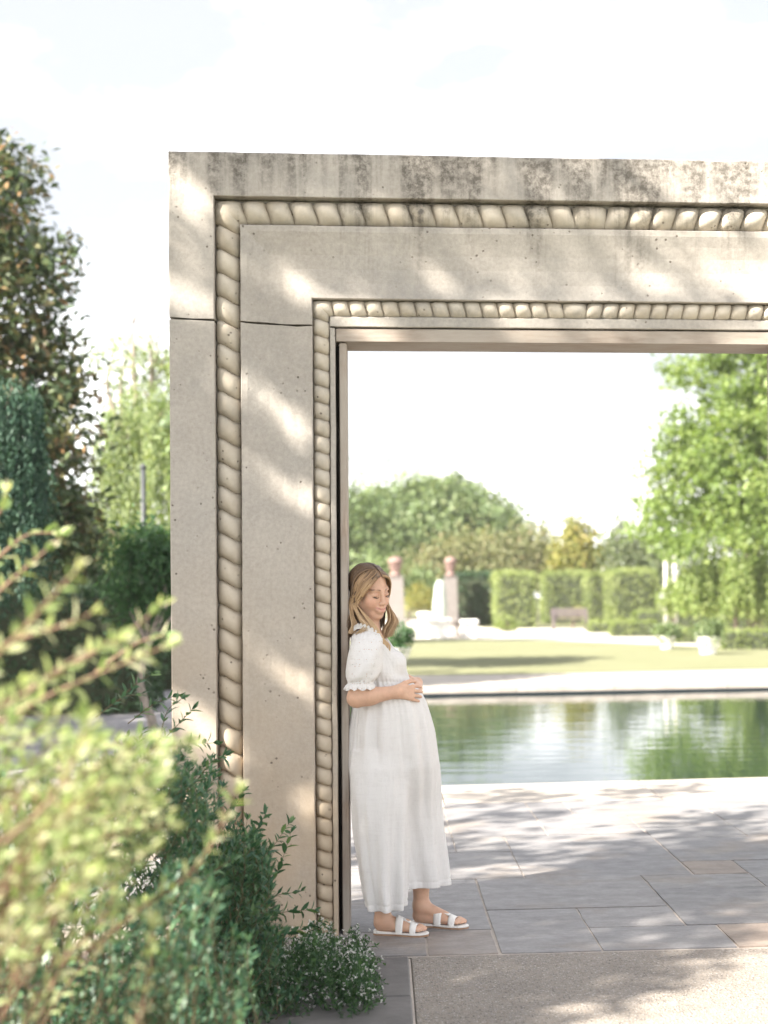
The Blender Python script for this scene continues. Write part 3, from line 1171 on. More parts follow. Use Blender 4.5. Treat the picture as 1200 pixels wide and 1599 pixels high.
# ---- lashes: a dark curved line on each lowered lid
M_LASH = plain("eyelashes", (0.035, 0.022, 0.016), 0.6, 0.1)
for s_ in (-1, 1):
    a = Acc()
    a.tube([H(.0885, s_ * .0185, -.0105), H(.0905, s_ * .026, -.0140), H(.0895, s_ * .034, -.0145), H(.0845, s_ * .042, -.0120), H(.078, s_ * .0475, -.0095)], [.0006, .0014, .0018, .0019, .0006], 6)
    a.obj('eyelash', M_LASH, person, True)

# ---- jumpsuit
def rows(tab, dy):
    """(py, left, right) in the survey -> z, centre x, half width"""
    z = []; c = []; w_ = []
    for py, l, r in tab:
        p, q = W(l, py, dy), W(r, py, dy)
        z.append((p[2] + q[2]) / 2); c.append((p[0] + q[0]) / 2); w_.append((q[0] - p[0]) / 2)
    o = np.argsort(z)
    return np.array(z)[o], np.array(c)[o], np.array(w_)[o]


def col_tab(tab, dy, idx): return None


UP = [(984, 566, 594, .0, .085), (992, 559, 601, 0, .115), (1004, 556, 609, 0, .135), (1018, 556, 620, 0, .140), (1032, 557, 629, 0, .140), (1046, 558, 634, 0, .138), (1058, 558, 638, 0, .136),
      (1067, 556, 645, 0, .140), (1080, 554, 656, 0, .150), (1095, 552, 664, 0, .160), (1115, 550, 670, 0, .168), (1140, 546, 676, 0, .172), (1165, 545, 679, 0, .172), (1195, 546, 682, 0, .165), (1225, 550, 682, .008, .14), (1260, 560, 676, .018, .105), (1300, 575, 670, .03, .07), (1345, 590, 660, .04, .04)]
NEAR = [(1130, 566, 630, -.05, .06), (1165, 557, 640, -.055, .09), (1200, 548, 645, -.068, .118), (1250, 548, 641, -.075, .130), (1300, 553, 637, -.08, .130), (1350, 560, 634, -.082, .130), (1395, 568, 632, -.085, .128), (1440, 578, 630, -.088, .126)]
FAR = [(1130, 595, 660, .05, .06), (1165, 590, 672, .055, .09), (1200, 590, 683.5, .07, .125), (1250, 592, 688, .072, .130), (1300, 598, 693, .075, .130), (1350, 606, 699, .078, .128), (1392, 613, 703.5, .08, .126), (1420, 617, 706, .08, .126)]


def interp_rows(tab):
    z = []; c = []; a = []; cy = []; b = []
    for py, l, r, dy, hd in tab:
        p, q = W(l, py, dy), W(r, py, dy)
        z.append(p[2]); c.append((p[0] + q[0]) / 2); a.append((q[0] - p[0]) / 2); cy.append(YW + dy); b.append(hd)
    o = np.argsort(z)
    z, c, a, cy, b = (np.array(t)[o] for t in (z, c, a, cy, b))
    zz = np.linspace(z[0], z[-1], 160)

    def sm(t):
        t = np.interp(zz, z, t)
        k = np.array([1, 2, 3, 4, 3, 2, 1], float); k /= k.sum()
        return np.convolve(np.pad(t, 3, mode='edge'), k, 'valid')
    return zz, sm(c), sm(a), sm(cy), sm(b)


dr = Field((-0.24, 6.66, 0.05), (0.36, 7.20, 1.40), 0.0042)


def tube_fn(tab, folds, z0, z1, off=0.0, expo=2.3):
    zz, c, a, cy, b = interp_rows(tab)

    def fn(X, Y, Z):
        cx, ax_, cc, bx = (np.interp(Z, zz, t) for t in (c, a, cy, b))
        x = X - cx; y = Y - cc
        th = np.arctan2(y / bx, x / ax_)
        fz = folds(th, Z)
        u = np.abs(x / ax_); v_ = np.abs(y / bx)
        r = (u ** expo + v_ ** expo) ** (1 / expo)
        d = (r - 1) * np.minimum(ax_, bx) * 0.92 - fz + off
        return np.maximum(np.maximum(d, Z - z1), z0 - Z)
    return fn


z_waist = W(600, 1064, -.1)[2]


def f_up(th, Z):
    below = np.clip((z_waist - Z) / .25, 0, 1)
    f = below * (.020 * ((np.sin(5.5 * th + .5 + .8 * Z) ** 2 + .015) ** .33 - .72) + .004 * np.sin(17 * th + .3))
    gath = np.exp(-np.abs(Z - z_waist + .01) / np.where(Z < z_waist, .11, .02))
    f = f + .0036 * gath * np.sin(38 * th + 2 * np.sin(5 * th))
    f = f - .0045 * np.exp(-((Z - z_waist) / .006) ** 2)
    above = np.clip((Z - z_waist) / .03, 0, 1)
    f = f + above * (.0007 * np.sin(40 * th + 3 * np.sin(30 * Z)) + .0042 * np.sin(5 * th + 24 * Z) + .0004 * np.sin(Z * 420))
    return f


def f_leg(ph, zh):
    def fn(th, Z):
        t = np.clip((0.95 - Z) / .75, 0, 1)
        f = t * (.026 * ((np.sin(3.5 * th + ph + .6 * Z + .3 * np.sin(4 * Z)) ** 2 + .015) ** .33 - .72) + .0075 * np.sin(8 * th + 1.7 * ph - 2.2 * Z) + .0025 * np.sin(15 * th + ph))
        f = f + .0022 * np.sin(3 * th + 14 * Z + ph) * np.sin(9 * Z + 2 * th)
        f = f - .0030 * np.exp(-((Z - zh - .030) / .004) ** 2)
        return f
    return fn


zhn = W(600, 1424.5, -.2)[2]
zhf = W(668, 1387.0, -.03)[2]
LO, HI = dr.lo, dr.lo + dr.h * dr.n
zc = W(600, 1250, 0)[2]
zt = W(600, 1172, 0)[2]
dr.put(tube_fn(NEAR, f_leg(.6, zhn), zhn, zt), LO, HI, .001)
dr.put(tube_fn(FAR, f_leg(2.4, zhf), zhf, zt), LO, HI, .022)
dr.put(tube_fn(UP, f_up, W(600, 1340, 0)[2], W(580, 986, 0)[2]), LO, HI, .034)
dr.ell(W(617, 1034, -.055), (.048, .052, .048), None, .03)
dr.ell(W(619, 1034, .060), (.046, .052, .048), None, .03)
dr.put(tube_fn(NEAR, f_leg(.6, zhn), -9, zhn + .14, .010), LO, HI, .001, 'cut')
dr.put(tube_fn(FAR, f_leg(2.4, zhf), -9, zhf + .14, .010), LO, HI, .001, 'cut')
# neck opening
dr.cone(W(579, 975, -.0), W(598, 1003, -.02), .058, .050, .006, 'cut')
dp, dq = dr.mesh()
dp = smooth_mesh(dp, dq, 2, .4)


def linen(name, holes=False):
    b = MatB(name)
    wv = b.n.new('ShaderNodeTexWave')
    wv.wave_type = 'BANDS'; wv.bands_direction = 'Z'
    wv.inputs['Scale'].default_value = 190
    wv.inputs['Distortion'].default_value = 2.0
    b.l.new(b.pos(), wv.inputs[0])
    wv2 = b.n.new('ShaderNodeTexWave')
    wv2.wave_type = 'BANDS'; wv2.bands_direction = 'X'
    wv2.inputs['Scale'].default_value = 190
    wv2.inputs['Distortion'].default_value = 2.0
    b.l.new(b.pos(), wv2.inputs[0])
    slub = b.noise(1.0, 4, 0.7, b.mapped((140, 140, 14)))
    slub2 = b.noise(1.0, 4, 0.7, b.mapped((14, 14, 160)))
    s = b.math('ADD', slub, slub2)
    b.col(b.ramp(s, [(0.7, (0.72, 0.70, 0.69)), (1.3, (0.79, 0.775, 0.765))])).rough(0.95).spec(0.1)
    b.bump(b.math('ADD', wv.outputs['Fac'], wv2.outputs['Fac']), 0.05, 0.0006)
    b.bump(s, 0.15, 0.0015)
    b.bump(b.noise(1.0, 5, 0.6, b.mapped((26, 26, 7))), 0.45, 0.014)
    b.bump(b.noise(1.0, 4, 0.6, b.mapped((11, 11, 30))), 0.22, 0.010)
    b.translucent((0.8, 0.78, 0.75), 0.16)
    if holes:
        v = b.voro(95, None, 'F1', 0, 0.35)
        rows_ = b.n.new('ShaderNodeTexWave')
        rows_.bands_direction = 'Z'
        rows_.inputs['Scale'].default_value = 9
        rows_.inputs['Distortion'].default_value = 1.5
        b.l.new(b.pos(), rows_.inputs[0])
        hole = b.math('MULTIPLY', b.math('LESS_THAN', v, 0.2), b.math('GREATER_THAN', rows_.outputs['Fac'], 0.45))
        tr = b.n.new('ShaderNodeBsdfTransparent')
        mx = b.n.new('ShaderNodeMixShader')
        b.l.new(hole, mx.inputs[0])
        b.l.new(b.out.inputs[0].links[0].from_socket, mx.inputs[1])
        b.l.new(tr.outputs[0], mx.inputs[2])
        b.l.new(mx.outputs[0], b.out.inputs[0])
    return b.m


M_LINEN = linen("white_linen")
M_EYELET = linen("white_eyelet_cotton", True)
suit = obj('jumpsuit', dp, dq, M_LINEN, person, True)


def loft(name, tab, mat, parent, n=72, disp=None, step=4, close=False):
    """tab: (py, left, right, dy, half depth)"""
    z = []; c = []; a = []; cy = []; b = []
    for py, l, r, dy, hd in tab:
        p, q = W(l, py, dy), W(r, py, dy)
        z.append((p[2] + q[2]) / 2); c.append((p[0] + q[0]) / 2); a.append((q[0] - p[0]) / 2); cy.append(YW + dy); b.append(hd)
    m = len(z)
    t0 = np.arange(m); tt = np.linspace(0, m - 1, (m - 1) * step + 1)
    z, c, a, cy, b = (np.interp(tt, t0, q) for q in (z, c, a, cy, b))
    v = []
    for i in range(len(tt)):
        for k in range(n):
            th = 2 * math.pi * k / n
            e = disp(th, tt[i], i) if disp else 0
            dz = 0
            if isinstance(e, tuple): e, dz = e
            v.append((c[i] + (a[i] + e) * math.cos(th), cy[i] + (b[i] + e) * math.sin(th), z[i] + dz))
    f = []
    for i in range(len(tt) - 1):
        for k in range(n):
            k2 = (k + 1) % n
            f.append((i * n + k, (i + 1) * n + k, (i + 1) * n + k2, i * n + k2))
    return obj(name, v, f, mat, parent, True)


SLV = [(982, 569, 579, -.09, .012), (984.5, 560, 589, -.092, .040), (989, 554, 594, -.098, .064), (997, 549, 598, -.11, .078), (1008, 546, 599, -.125, .084), (1022, 544, 598.5, -.14, .086), (1036, 542.5, 597, -.152, .085), (1048, 541, 594, -.16, .080),
       (1057, 540.5, 590, -.166, .072), (1062, 541.5, 586, -.168, .062), (1064.5, 544, 583, -.17, .056), (1067, 544, 583, -.17, .056), (1071, 540.5, 585, -.172, .062), (1076, 538.5, 586, -.173, .066)]


def d_slv(th, t, i):
    g = math.exp(-((t - 10.3) / 1.6) ** 2) + .8 * math.exp(-((t - 2.0) / 1.2) ** 2)
    e = .0036 * g * math.sin(21 * th + 1.3 * math.sin(3 * th)) + .003 * math.sin(4 * th + t * 1.2) * (t < 10)
    if t > 11:
        e += (t - 11) * .0035 * math.sin(19 * th)
        return e, (t - 11) * .0022 * math.sin(11 * th + 1)
    return e


sleeve = loft('sleeve', SLV, M_EYELET, person, 110, d_slv, 5)
FSL = [(q[0] + 1, q[1] + 14, q[2] - 4, .10 + (-.085 - q[3]) * .7, q[4] * .9) for q in SLV]
loft('sleeve', FSL, M_EYELET, person, 80, d_slv, 4)
# frill along the neckline
fr = []
for i in range(61):
    t = i / 60
    p = curve_pts([W(552, 986, -.12), W(560, 982, -.135), W(575, 986, -.13), W(589, 995, -.115), W(599, 1006, -.06), W(604, 1010, .0)], 60)
    break
p = p[:61] if len(p) >= 61 else p
fv = []; ff = []
for i, q in enumerate(p):
    wv_ = math.sin(i * 1.35) * .007
    n_ = np.array([.35, -.9, .1])
    fv += [q + n_ * (.004), q + n_ * (.006 + wv_ * .5) + np.array([0, 0, .013 + .003 * math.sin(i * .9)]), q + n_ * (.010 + wv_) + np.array([0, 0, .021 + .004 * math.sin(i * 1.35 + 1)])]
for i in range(len(p) - 1):
    for k in range(2):
        ff.append((i * 3 + k, (i + 1) * 3 + k, (i + 1) * 3 + k + 1, i * 3 + k + 1))
obj('neck_frill', fv, ff, M_LINEN, person, True)
# ---- sandals
M_LEATHER = plain("white_leather", (0.76, 0.74, 0.71), 0.5, 0.04, 30)
M_SOLE = plain("tan_sole", (0.33, 0.20, 0.12), 0.6, 0.1, 30)


def sandal(heel, e, sd, L):
    def Q(a, b, z): return heel + e * a * L + sd * b + np.array([0, 0, z + .004])
    outl = [(-.02, .012), (.0, .024), (.06, .031), (.2, .032), (.4, .031), (.6, .041), (.75, .047), (.88, .043), (.97, .028), (1.01, .010)]
    ring = [(a, b * (.86 if i > 4 else 1)) for i, (a, b) in enumerate(outl)] + [(a, -b) for a, b in outl[::-1]]
    n = len(ring)
    cx = [np.array(Q(a, b, 0)) for a, b in ring]

    def lift(a): return .006 * max(0, (.35 - a) / .35)
    for nm, z0, z1, g, mat in (('sole', 0.0, .0085, 0.97, M_SOLE), ('footbed', .0085, .0155, 1.0, M_LEATHER)):
        v = [Q(a, b * g, z0) for a, b in ring] + [Q(a, b * g, z1 + lift(a) - .0015) for a, b in ring] + [Q(.5 + (a - .5) * .975, b * g * .95, z1 + lift(a)) for a, b in ring]
        f = [tuple(range(n - 1, -1, -1)), tuple(range(2 * n, 3 * n))]
        for r in range(2):
            for k in range(n):
                k2 = (k + 1) % n
                f.append((r * n + k, r * n + k2, (r + 1) * n + k2, (r + 1) * n + k))
        yield nm, v, f, mat
    # strap cut like a letter H: two bands over the foot and a bridge between them
    def band(a0, a1, lo, hi, hz, tk=.0028):
        v = []; f = []
        m = 17
        for i in range(m):
            an = math.pi * i / (m - 1)
            an = lo + (hi - lo) * i / (m - 1)
            for j, a in enumerate(np.linspace(a0, a1, 4)):
                hh = hz(a)
                wd = .0395 + .004 * min(1, max(0, (a - .4) * 4))
                y = math.cos(an) * wd * (1.0 if math.cos(an) < 0 else .92)
                zz = .012 + math.sin(an) ** .8 * hh if math.sin(an) > 0 else .012
                v.append(Q(a, y, zz))
        v2 = [np.array(q) - np.array([0, 0, tk]) for q in v]
        nv = len(v)
        v = v + v2
        for i in range(m - 1):
            for j in range(3):
                q = (i * 4 + j, i * 4 + j + 1, (i + 1) * 4 + j + 1, (i + 1) * 4 + j)
                f.append(q); f.append(tuple(x + nv for x in q[::-1]))
            f.append((i * 4, (i + 1) * 4, (i + 1) * 4 + nv, i * 4 + nv))
            f.append((i * 4 + 3, i * 4 + 3 + nv, (i + 1) * 4 + 3 + nv, (i + 1) * 4 + 3))
        return v, f
    hz = lambda a: .078 - (a - .42) * .105
    A = Acc()
    for a0, a1, lo, hi in ((.42, .555, 0.02, math.pi - .02), (.685, .80, .02, math.pi - .02), (.55, .69, math.pi * .33, math.pi * .64)):
        v, f = band(a0, a1, lo, hi, hz)
        A.add(v, f)
    yield 'strap', A.v, A.f, M_LEATHER


for F_ in FEET:
    ps = list(sandal(*F_))
    root = None
    for nm, v, f, mat in ps:
        if root is None:
            root = obj('sandal', v, f, mat, person)
        else:
            obj(nm, v, f, mat, root, nm == 'strap')

# ---- hair: a cap over the skull and a few hundred long wavy locks
def hair_material():
    b = MatB("hair")
    c = b.ramp(b.attr("tone"), [(0.0, (0.050, 0.030, 0.018)), (0.30, (0.115, 0.068, 0.036)), (0.55, (0.27, 0.165, 0.085)), (0.8, (0.47, 0.315, 0.175)), (1.0, (0.62, 0.46, 0.29))])
    b.col(c).rough(0.42).spec(0.5)
    return b.m


M_HAIR = hair_material()
hr = np.random.default_rng(11)


def skull(th, ph, g=0.0):
    """th: 0 at the parting, growing down the side; ph: front to back"""
    return None


hv = []; hfc = []; htone = []
CEN = np.array([-.018, 0, .020])
RAD = np.array([.104, .083, .092])


def lock(pts, r0, tone0, tone1, n=5):
    pts = [np.asarray(p) for p in pts]
    m = len(pts)
    b0 = len(hv)
    for i, p in enumerate(pts):
        t = pts[min(i + 1, m - 1)] - pts[max(i - 1, 0)]
        t = t / (np.linalg.norm(t) + 1e-9)
        o = p - (HC + AX.T @ CEN)
        o = o - t * (o @ t)
        o /= np.linalg.norm(o) + 1e-9
        s_ = np.cross(t, o)
        u = i / (m - 1)
        r = r0 * (0.55 + 0.45 * math.sin(math.pi * min(1, u * 1.3 + .12))) * (1 - .75 * max(0, u - .75) / .25)
        for k in range(n):
            an = 2 * math.pi * k / n
            hv.append(p + (math.cos(an) * s_ * 1.7 + math.sin(an) * o * .75) * r)
            htone.append(np.clip(tone0 + (tone1 - tone0) * u + hr.normal() * .0, 0, 1))
    for i in range(m - 1):
        for k in range(n):
            k2 = (k + 1) % n
            hfc.append((b0 + i * n + k, b0 + i * n + k2, b0 + (i + 1) * n + k2, b0 + (i + 1) * n + k))


def head_pt(al, be, g=1.0):
    """al: angle down the side from the parting (signed), be: angle front (0) to back (180)"""
    # start on the midline at angle be, sweep sideways by al
    mid = np.array([math.cos(be), 0, math.sin(be)])
    d = mid * math.cos(al) + np.array([0, math.copysign(1, al), 0]) * math.sin(abs(al))
    return HC + AX.T @ (CEN + RAD * g * d)


down = np.array([0, 0, -1.0])
N_LOCK = 560
for i in range(N_LOCK):                               # crown and back: dark hair drawn back from the parting
    side = -1 if i % 2 else 1                         # -1: the side towards the viewer
    be = math.radians(hr.uniform(58, 172))
    back = np.clip((be - rad(58)) / rad(114), 0, 1)
    g = hr.uniform(.96, 1.05)
    amax = rad(hr.uniform(84, 104))
    b2 = min(be + rad(hr.uniform(24, 62)) * (1 - .35 * back), rad(190))
    pts = []
    for t in np.linspace(0, 1, 8):
        pts.append(head_pt(side * max(.03, amax * t), be + (b2 - be) * t ** .9, g))
    p = pts[-1].copy()
    if side < 0:
        tgt = W(hr.uniform(543, 562), hr.uniform(978, 1004), hr.uniform(-.07, .07))
    else:
        tgt = W(hr.uniform(548, 600), hr.uniform(975, 996), hr.uniform(.0, .10))
    ph = hr.uniform(0, .8) + (0 if side < 0 else 2.0)
    wa = hr.uniform(.004, .010)
    vout = p - HC; vout[2] = 0; vout /= np.linalg.norm(vout) + 1e-9
    p1 = p + down * .07 + vout * .006
    for t in np.linspace(0, 1, 11)[1:]:
        q = (1 - t) ** 2 * p + 2 * t * (1 - t) * p1 + t * t * tgt
        amp = wa * min(1, t * 2.5)
        pts.append(q + vout * amp * math.sin(8.4 * t + ph) + np.cross(vout, down) * amp * .8 * math.cos(7.8 * t + ph))
    tn = hr.normal() * .06
    lock(pts, hr.uniform(.0020, .0036), .08 + .17 * (1 - back) + tn, .20 + .30 * (1 - back) + tn)


def curtain(side, n, ends, tone_a, tone_b):
    """face framing hair: down past the temple, round the cheek, then out in a wave"""
    for i in range(n):
        k = hr.random() ** .8
        e = hr.normal(size=4)
        j = lambda s_: hr.normal(size=3) * s_
        st = np.array([.066 - .075 * k, side * .006, 0])
        st[2] = CEN[2] + RAD[2] * math.sqrt(max(0, 1 - ((st[0] - CEN[0]) / RAD[0]) ** 2)) * 1.03
        P1 = np.array([.078 - .072 * k, side * (.034 + .012 * k), .072 + .016 * k])
        P2 = np.array([.066 - .066 * k, side * (.064 + .016 * k), .030 + .020 * k])
        P3 = np.array([.040 - .050 * k, side * (.080 + .010 * k), -.020 + .010 * k])
        P4 = np.array([.020 - .040 * k, side * (.088 + .008 * k), -.060])
        q = [H(*st), H(*(P1 + j(.0015))), H(*(P2 + j(.002))), H(*(P3 + j(.0025))), H(*(P4 + j(.003)))]
        for (x, y, dy, sx) in ends(k):
            q.append(W(x + e[0] * sx, y + e[1] * sx * .6, dy + e[2] * .006))
        tn = hr.normal() * .13
        lock(curve_pts(q, 30), hr.uniform(.0019, .0036), tone_a + tn - .12 * k, tone_b + tn)


def near_end(k):
    if k < .45:
        return [(563 - 6 * k, 964, -.10, 1.2), (575 - 16 * k, 978, -.125, 1.6), (566 - 22 * k, 990, -.14, 2.2)]
    return [(553 - 4 * k, 962, -.08, 1.2), (561 - 10 * k, 976, -.10, 1.6), (553 - 6 * k, 988, -.115, 2.2)]


def far_end(k):
    return [(616 + 2 * k, 966, -.01 + .04 * k, 1.2), (610 + 4 * k, 982, -.02 + .04 * k, 1.8), (605 + 6 * k, 993, -.03 + .05 * k, 2.2)]


def far_in(k):
    return [(609 + 3 * k, 966, -.01 + .05 * k, 1.5), (601 + 5 * k, 982, -.02 + .05 * k, 2.0), (598 + 6 * k, 995, -.03 + .05 * k, 2.4)]


curtain(-1, 250, near_end, .46, .93)
curtain(1, 170, far_end, .46, .88)
curtain(1, 130, far_in, .40, .84)
for i in range(75):                                   # the lock that falls forward over the chest
    e_ = hr.normal(size=2)
    pts = curve_pts([H(.03, -.084, -.03), H(.03, -.088, -.06), W(577 + e_[0] * 1.5, 970, -.115), W(585 + e_[0] * 2, 982, -.125), W(592 + e_[0] * 2.5, 996, -.128), W(602 + e_[0] * 3, 1008, -.118), W(602 + e_[0] * 3, 1018 + e_[1] * 1.5, -.112), W(610 + e_[0] * 2.5, 1026 + e_[1] * 3, -.100)], 26)
    tn = hr.normal() * .12
    lock(pts, hr.uniform(.0020, .0034), .62 + tn, .86 + tn)
hv = np.array(hv)
obj('hair', hv, hfc, M_HAIR, person, True, {"tone": ('POINT', np.array(htone))})
# cap under the locks
cf = Field(HC - .16, HC + .16, .004)
cf.ell(HC + AX.T @ (CEN + np.array([-.006, 0, .002])), RAD * .985, AX, .004)
cf.ell(H(.080, 0, -.035), (.080, .066, .112), AX, .006, 'cut')
cf.ell(H(.0, 0, -.125), (.15, .15, .06), AX, .01, 'cut')
cf.put(lambda X, Y, Z: .026 - ((X - HC[0]) * hf[0] + (Y - HC[1]) * hf[1] + (Z - HC[2]) * hf[2]), HC - .16, HC + .16, .004, 'cut')
cp, cq = cf.mesh()
obj('hair_cap', cp, cq, M_HAIR, person, True, {"tone": ('POINT', np.full(len(cp), .22))})

# ------------------------------------------------------------------ near plants
def blobs_px(tab, d):
    """(px, py, radius in px, depth offset[, flattening]) at depth d -> centres and radii in metres"""
    out = []
    for q in tab:
        px, py, r, dd = q[:4]
        fl = q[4] if len(q) > 4 else 1.0
        R_ = r / F_PX * (d + dd)
        out.append((P(px, py, d + dd), (R_, R_, R_ * fl)))
    return out


M_SHADE = leaf_mat("shade_tree_leaves", [(0, (0.045, 0.075, 0.02)), (1, (0.09, 0.13, 0.04))], 0.2)
M_PALE = leaf_mat("variegated_leaves", [(0, (0.16, 0.24, 0.09)), (0.4, (0.33, 0.40, 0.18)), (0.75, (0.47, 0.50, 0.29)), (1, (0.57, 0.545, 0.38))], 0.40, 0.45, tint=(1.15, 1.22, 0.7))
M_PALE_O = leaf_mat("variegated_leaf", [(0, (0.22, 0.30, 0.11)), (0.35, (0.39, 0.45, 0.21)), (0.75, (0.52, 0.53, 0.33)), (1, (0.60, 0.57, 0.41))], 0.40, 0.45, tint=(1.15, 1.22, 0.7), by_object=True)
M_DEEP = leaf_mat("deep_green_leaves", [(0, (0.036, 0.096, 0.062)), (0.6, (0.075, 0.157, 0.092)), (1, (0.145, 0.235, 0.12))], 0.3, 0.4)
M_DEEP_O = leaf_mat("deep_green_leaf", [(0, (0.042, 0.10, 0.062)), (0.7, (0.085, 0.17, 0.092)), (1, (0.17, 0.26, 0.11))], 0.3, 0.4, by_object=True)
M_FINE = leaf_mat("fine_green_leaves", [(0, (0.04, 0.09, 0.045)), (1, (0.10, 0.19, 0.08))], 0.35, 0.5)
M_PETAL = leaf_mat("white_bracts", [(0, (0.62, 0.62, 0.58)), (1, (0.78, 0.77, 0.74))], 0.3, 0.7, tint=(1, 1, 1))
M_STEM = plain("red_brown_stem", (0.15, 0.09, 0.055), 0.7, 0.3, 30)
M_TWIG = plain("green_brown_twig", (0.13, 0.10, 0.055), 0.8, 0.3, 30)

# ---- the tree behind the viewer whose shade dapples the gateway
shade_t = [((-.75, 6.8, 3.0), .8), ((-.65, 6.8, 2.3), .8), ((-.6, 6.8, 1.5), .8), ((-.5, 6.8, .7), .8), ((-.1, 6.8, 2.9), .75), ((.45, 6.8, 3.1), .7), ((.9, 6.8, 3.25), .5),
           ((.1, 6.9, 1.5), .7), ((.15, 6.85, .9), .7), ((.25, 6.85, .35), .7), ((.6, 7.2, 0), .7), ((1.1, 7.6, 0), .7), ((.9, 8.4, 0), .8), ((1.8, 8.0, 0), .7), ((.3, 6.2, 0), .45),
           ((1.9, 9.2, 0), .6), ((.2, 9.0, 0), .7), ((1.6, 7.0, 0), .5), ((-.6, 6.4, .5), .8), ((-1.0, 5.6, .5), .7), ((-.4, 5.6, .1), .6), ((.75, 10.3, 0), .35), ((2.3, 10.0, 0), .3), ((.5, 5.9, 0), .5), ((.9, 6.3, 0), .5), ((.35, 5.5, 0), .45), ((-.1, 6.0, 0), .5), ((.9, 11.4, 0), .45), ((2.0, 11.6, 0), .4), ((.5, 6.2, 0), .4), ((.7, 5.8, 0), .4), ((.3, 5.7, 0), .4), ((.2, 5.3, 0), .35), ((.95, 6.35, 0), .3), ((.6, 11.6, 0), .4), ((1.4, 11.5, 0), .4)]
sb = []
for i, (p, r) in enumerate(shade_t):
    t = (7.4, 8.6, 6.6, 9.2)[i % 4] + 1.3
    sb.append((np.array(p) + np.array(SUN) * t, (r, r, r * .8)))
tb = np.mean([b[0] for b in sb], 0)
st = empty('shade_tree', (tb[0] - .6, tb[1] - .6, 0), 'broad leafy tree standing behind the viewer on the left, shading the gateway', 'tree')
v, f, rn = crown(sb, 330, 24, .15, .15, .62, droop=.1, inner=.5)
# leaves left out along sun rays, to shape light streaks on the stone
cen = v.reshape(-1, 4, 3).mean(1)
tt = (cen[:, 1] - 6.8) / SUN.y
hx_, hz_ = cen[:, 0] - SUN.x * tt, cen[:, 2] - SUN.z * tt
keep = np.ones(len(cen), bool)
for (ax_, az_, bx_, bz_, w_) in ((-.575, 2.47, -.34, 2.26, .062), (-.585, 2.13, -.29, 1.90, .066), (-.90, 2.88, -.73, 2.74, .07), (-.905, 1.06, -.72, .83, .10), (-.57, 1.28, -.31, 1.10, .05),
                                 (-.89, 3.36, -.79, 3.22, .06), (-.46, 3.0, -.33, 2.88, .035), (-.06, .93, -.04, .87, .03), (-.59, .62, -.55, .52, .035), (.1, 3.0, .25, 2.93, .05)):
    dx_, dz_ = bx_ - ax_, bz_ - az_
    u_ = np.clip(((hx_ - ax_) * dx_ + (hz_ - az_) * dz_) / (dx_ * dx_ + dz_ * dz_), 0, 1)
    di = np.hypot(hx_ - ax_ - u_ * dx_, hz_ - az_ - u_ * dz_)
    keep &= di > w_ * rng.uniform(.35, 1.25, len(di)) + .012
v = v.reshape(-1, 4, 3)[keep].reshape(-1, 3); f = np.arange(len(v)).reshape(-1, 4); rn = rn[keep]
obj('crown', v, f, M_SHADE, st, attrs={"rnd": ('FACE', rn)})
limbs(st.location, [b[0] for b in sb[8::3]], .2, 3.6, .2).obj('trunk', M_BARK, st, True)


def leaf_part_mesh(name, mat):
    """a small arched leaf with a folded midrib, length 1 along x"""
    xs = [0, .22, .5, .78, 1.0]
    wd = [.03, .15, .20, .13, 0.0]
    v = []; f = []
    for x, w_ in zip(xs, wd):
        z = -.14 * x * x
        v += [(x, -w_, z + w_ * .35), (x, 0, z), (x, w_, z + w_ * .35)]
    for i in range(4):
        for k in range(2):
            f.append((i * 3 + k, (i + 1) * 3 + k, (i + 1) * 3 + k + 1, i * 3 + k + 1))
    return make_mesh(name, v, f, mat, True)


def frame_matrix(p, d, n, s):
    d = Vector(d).normalized()
    n = Vector(n)
    y = n.cross(d)
    if y.length < 1e-4: y = Vector((0, 0, 1)).cross(d)
    y.normalize()
    z = d.cross(y)
    M = Matrix((d, y, z)).transposed().to_4x4()
    return Matrix.Translation(Vector(p)) @ M @ Matrix.Diagonal((s, s, s, 1))


def stem_leaves(pts, gap, start, ll, spread=0.9, whorl=2):
    """positions, directions, normals for leaves along a stem"""
    pts = np.array(pts)
    seg = np.linalg.norm(np.diff(pts, axis=0), axis=1)
    cum = np.concatenate([[0], np.cumsum(seg)])
    out = []
    s = cum[-1] * start
    j = 0
    while s < cum[-1]:
        i = min(np.searchsorted(cum, s) - 1, len(seg) - 1); i = max(i, 0)
        p = pts[i] + (pts[i + 1] - pts[i]) * ((s - cum[i]) / max(seg[i], 1e-6))
        t = unit(pts[i + 1] - pts[i])
        a = unit(np.cross(t, np.array([.2, .1, 1.0]))); b = np.cross(a, t)
        an = j * 1.57 + rng.normal() * .3
        for k in range(whorl):
            q = an + k * 2 * math.pi / whorl
            o = a * math.cos(q) + b * math.sin(q)
            d = t * rng.uniform(.55, 1.0) + o * spread * rng.uniform(.6, 1.2)
            out.append((p, d, t * .9 - o * .6 + np.array([0, 0, .5]) + rng.normal(size=3) * .25, ll * rng.uniform(.6, 1.2)))
        s += gap * rng.uniform(.7, 1.3)
        j += 1
    # tuft at the tip
    for k in range(4):
        out.append((pts[-1], unit(pts[-1] - pts[-2]) + rng.normal(size=3) * .35, rng.normal(size=3) + np.array([0, 0, .8]), ll * rng.uniform(.5, .9)))
    return out


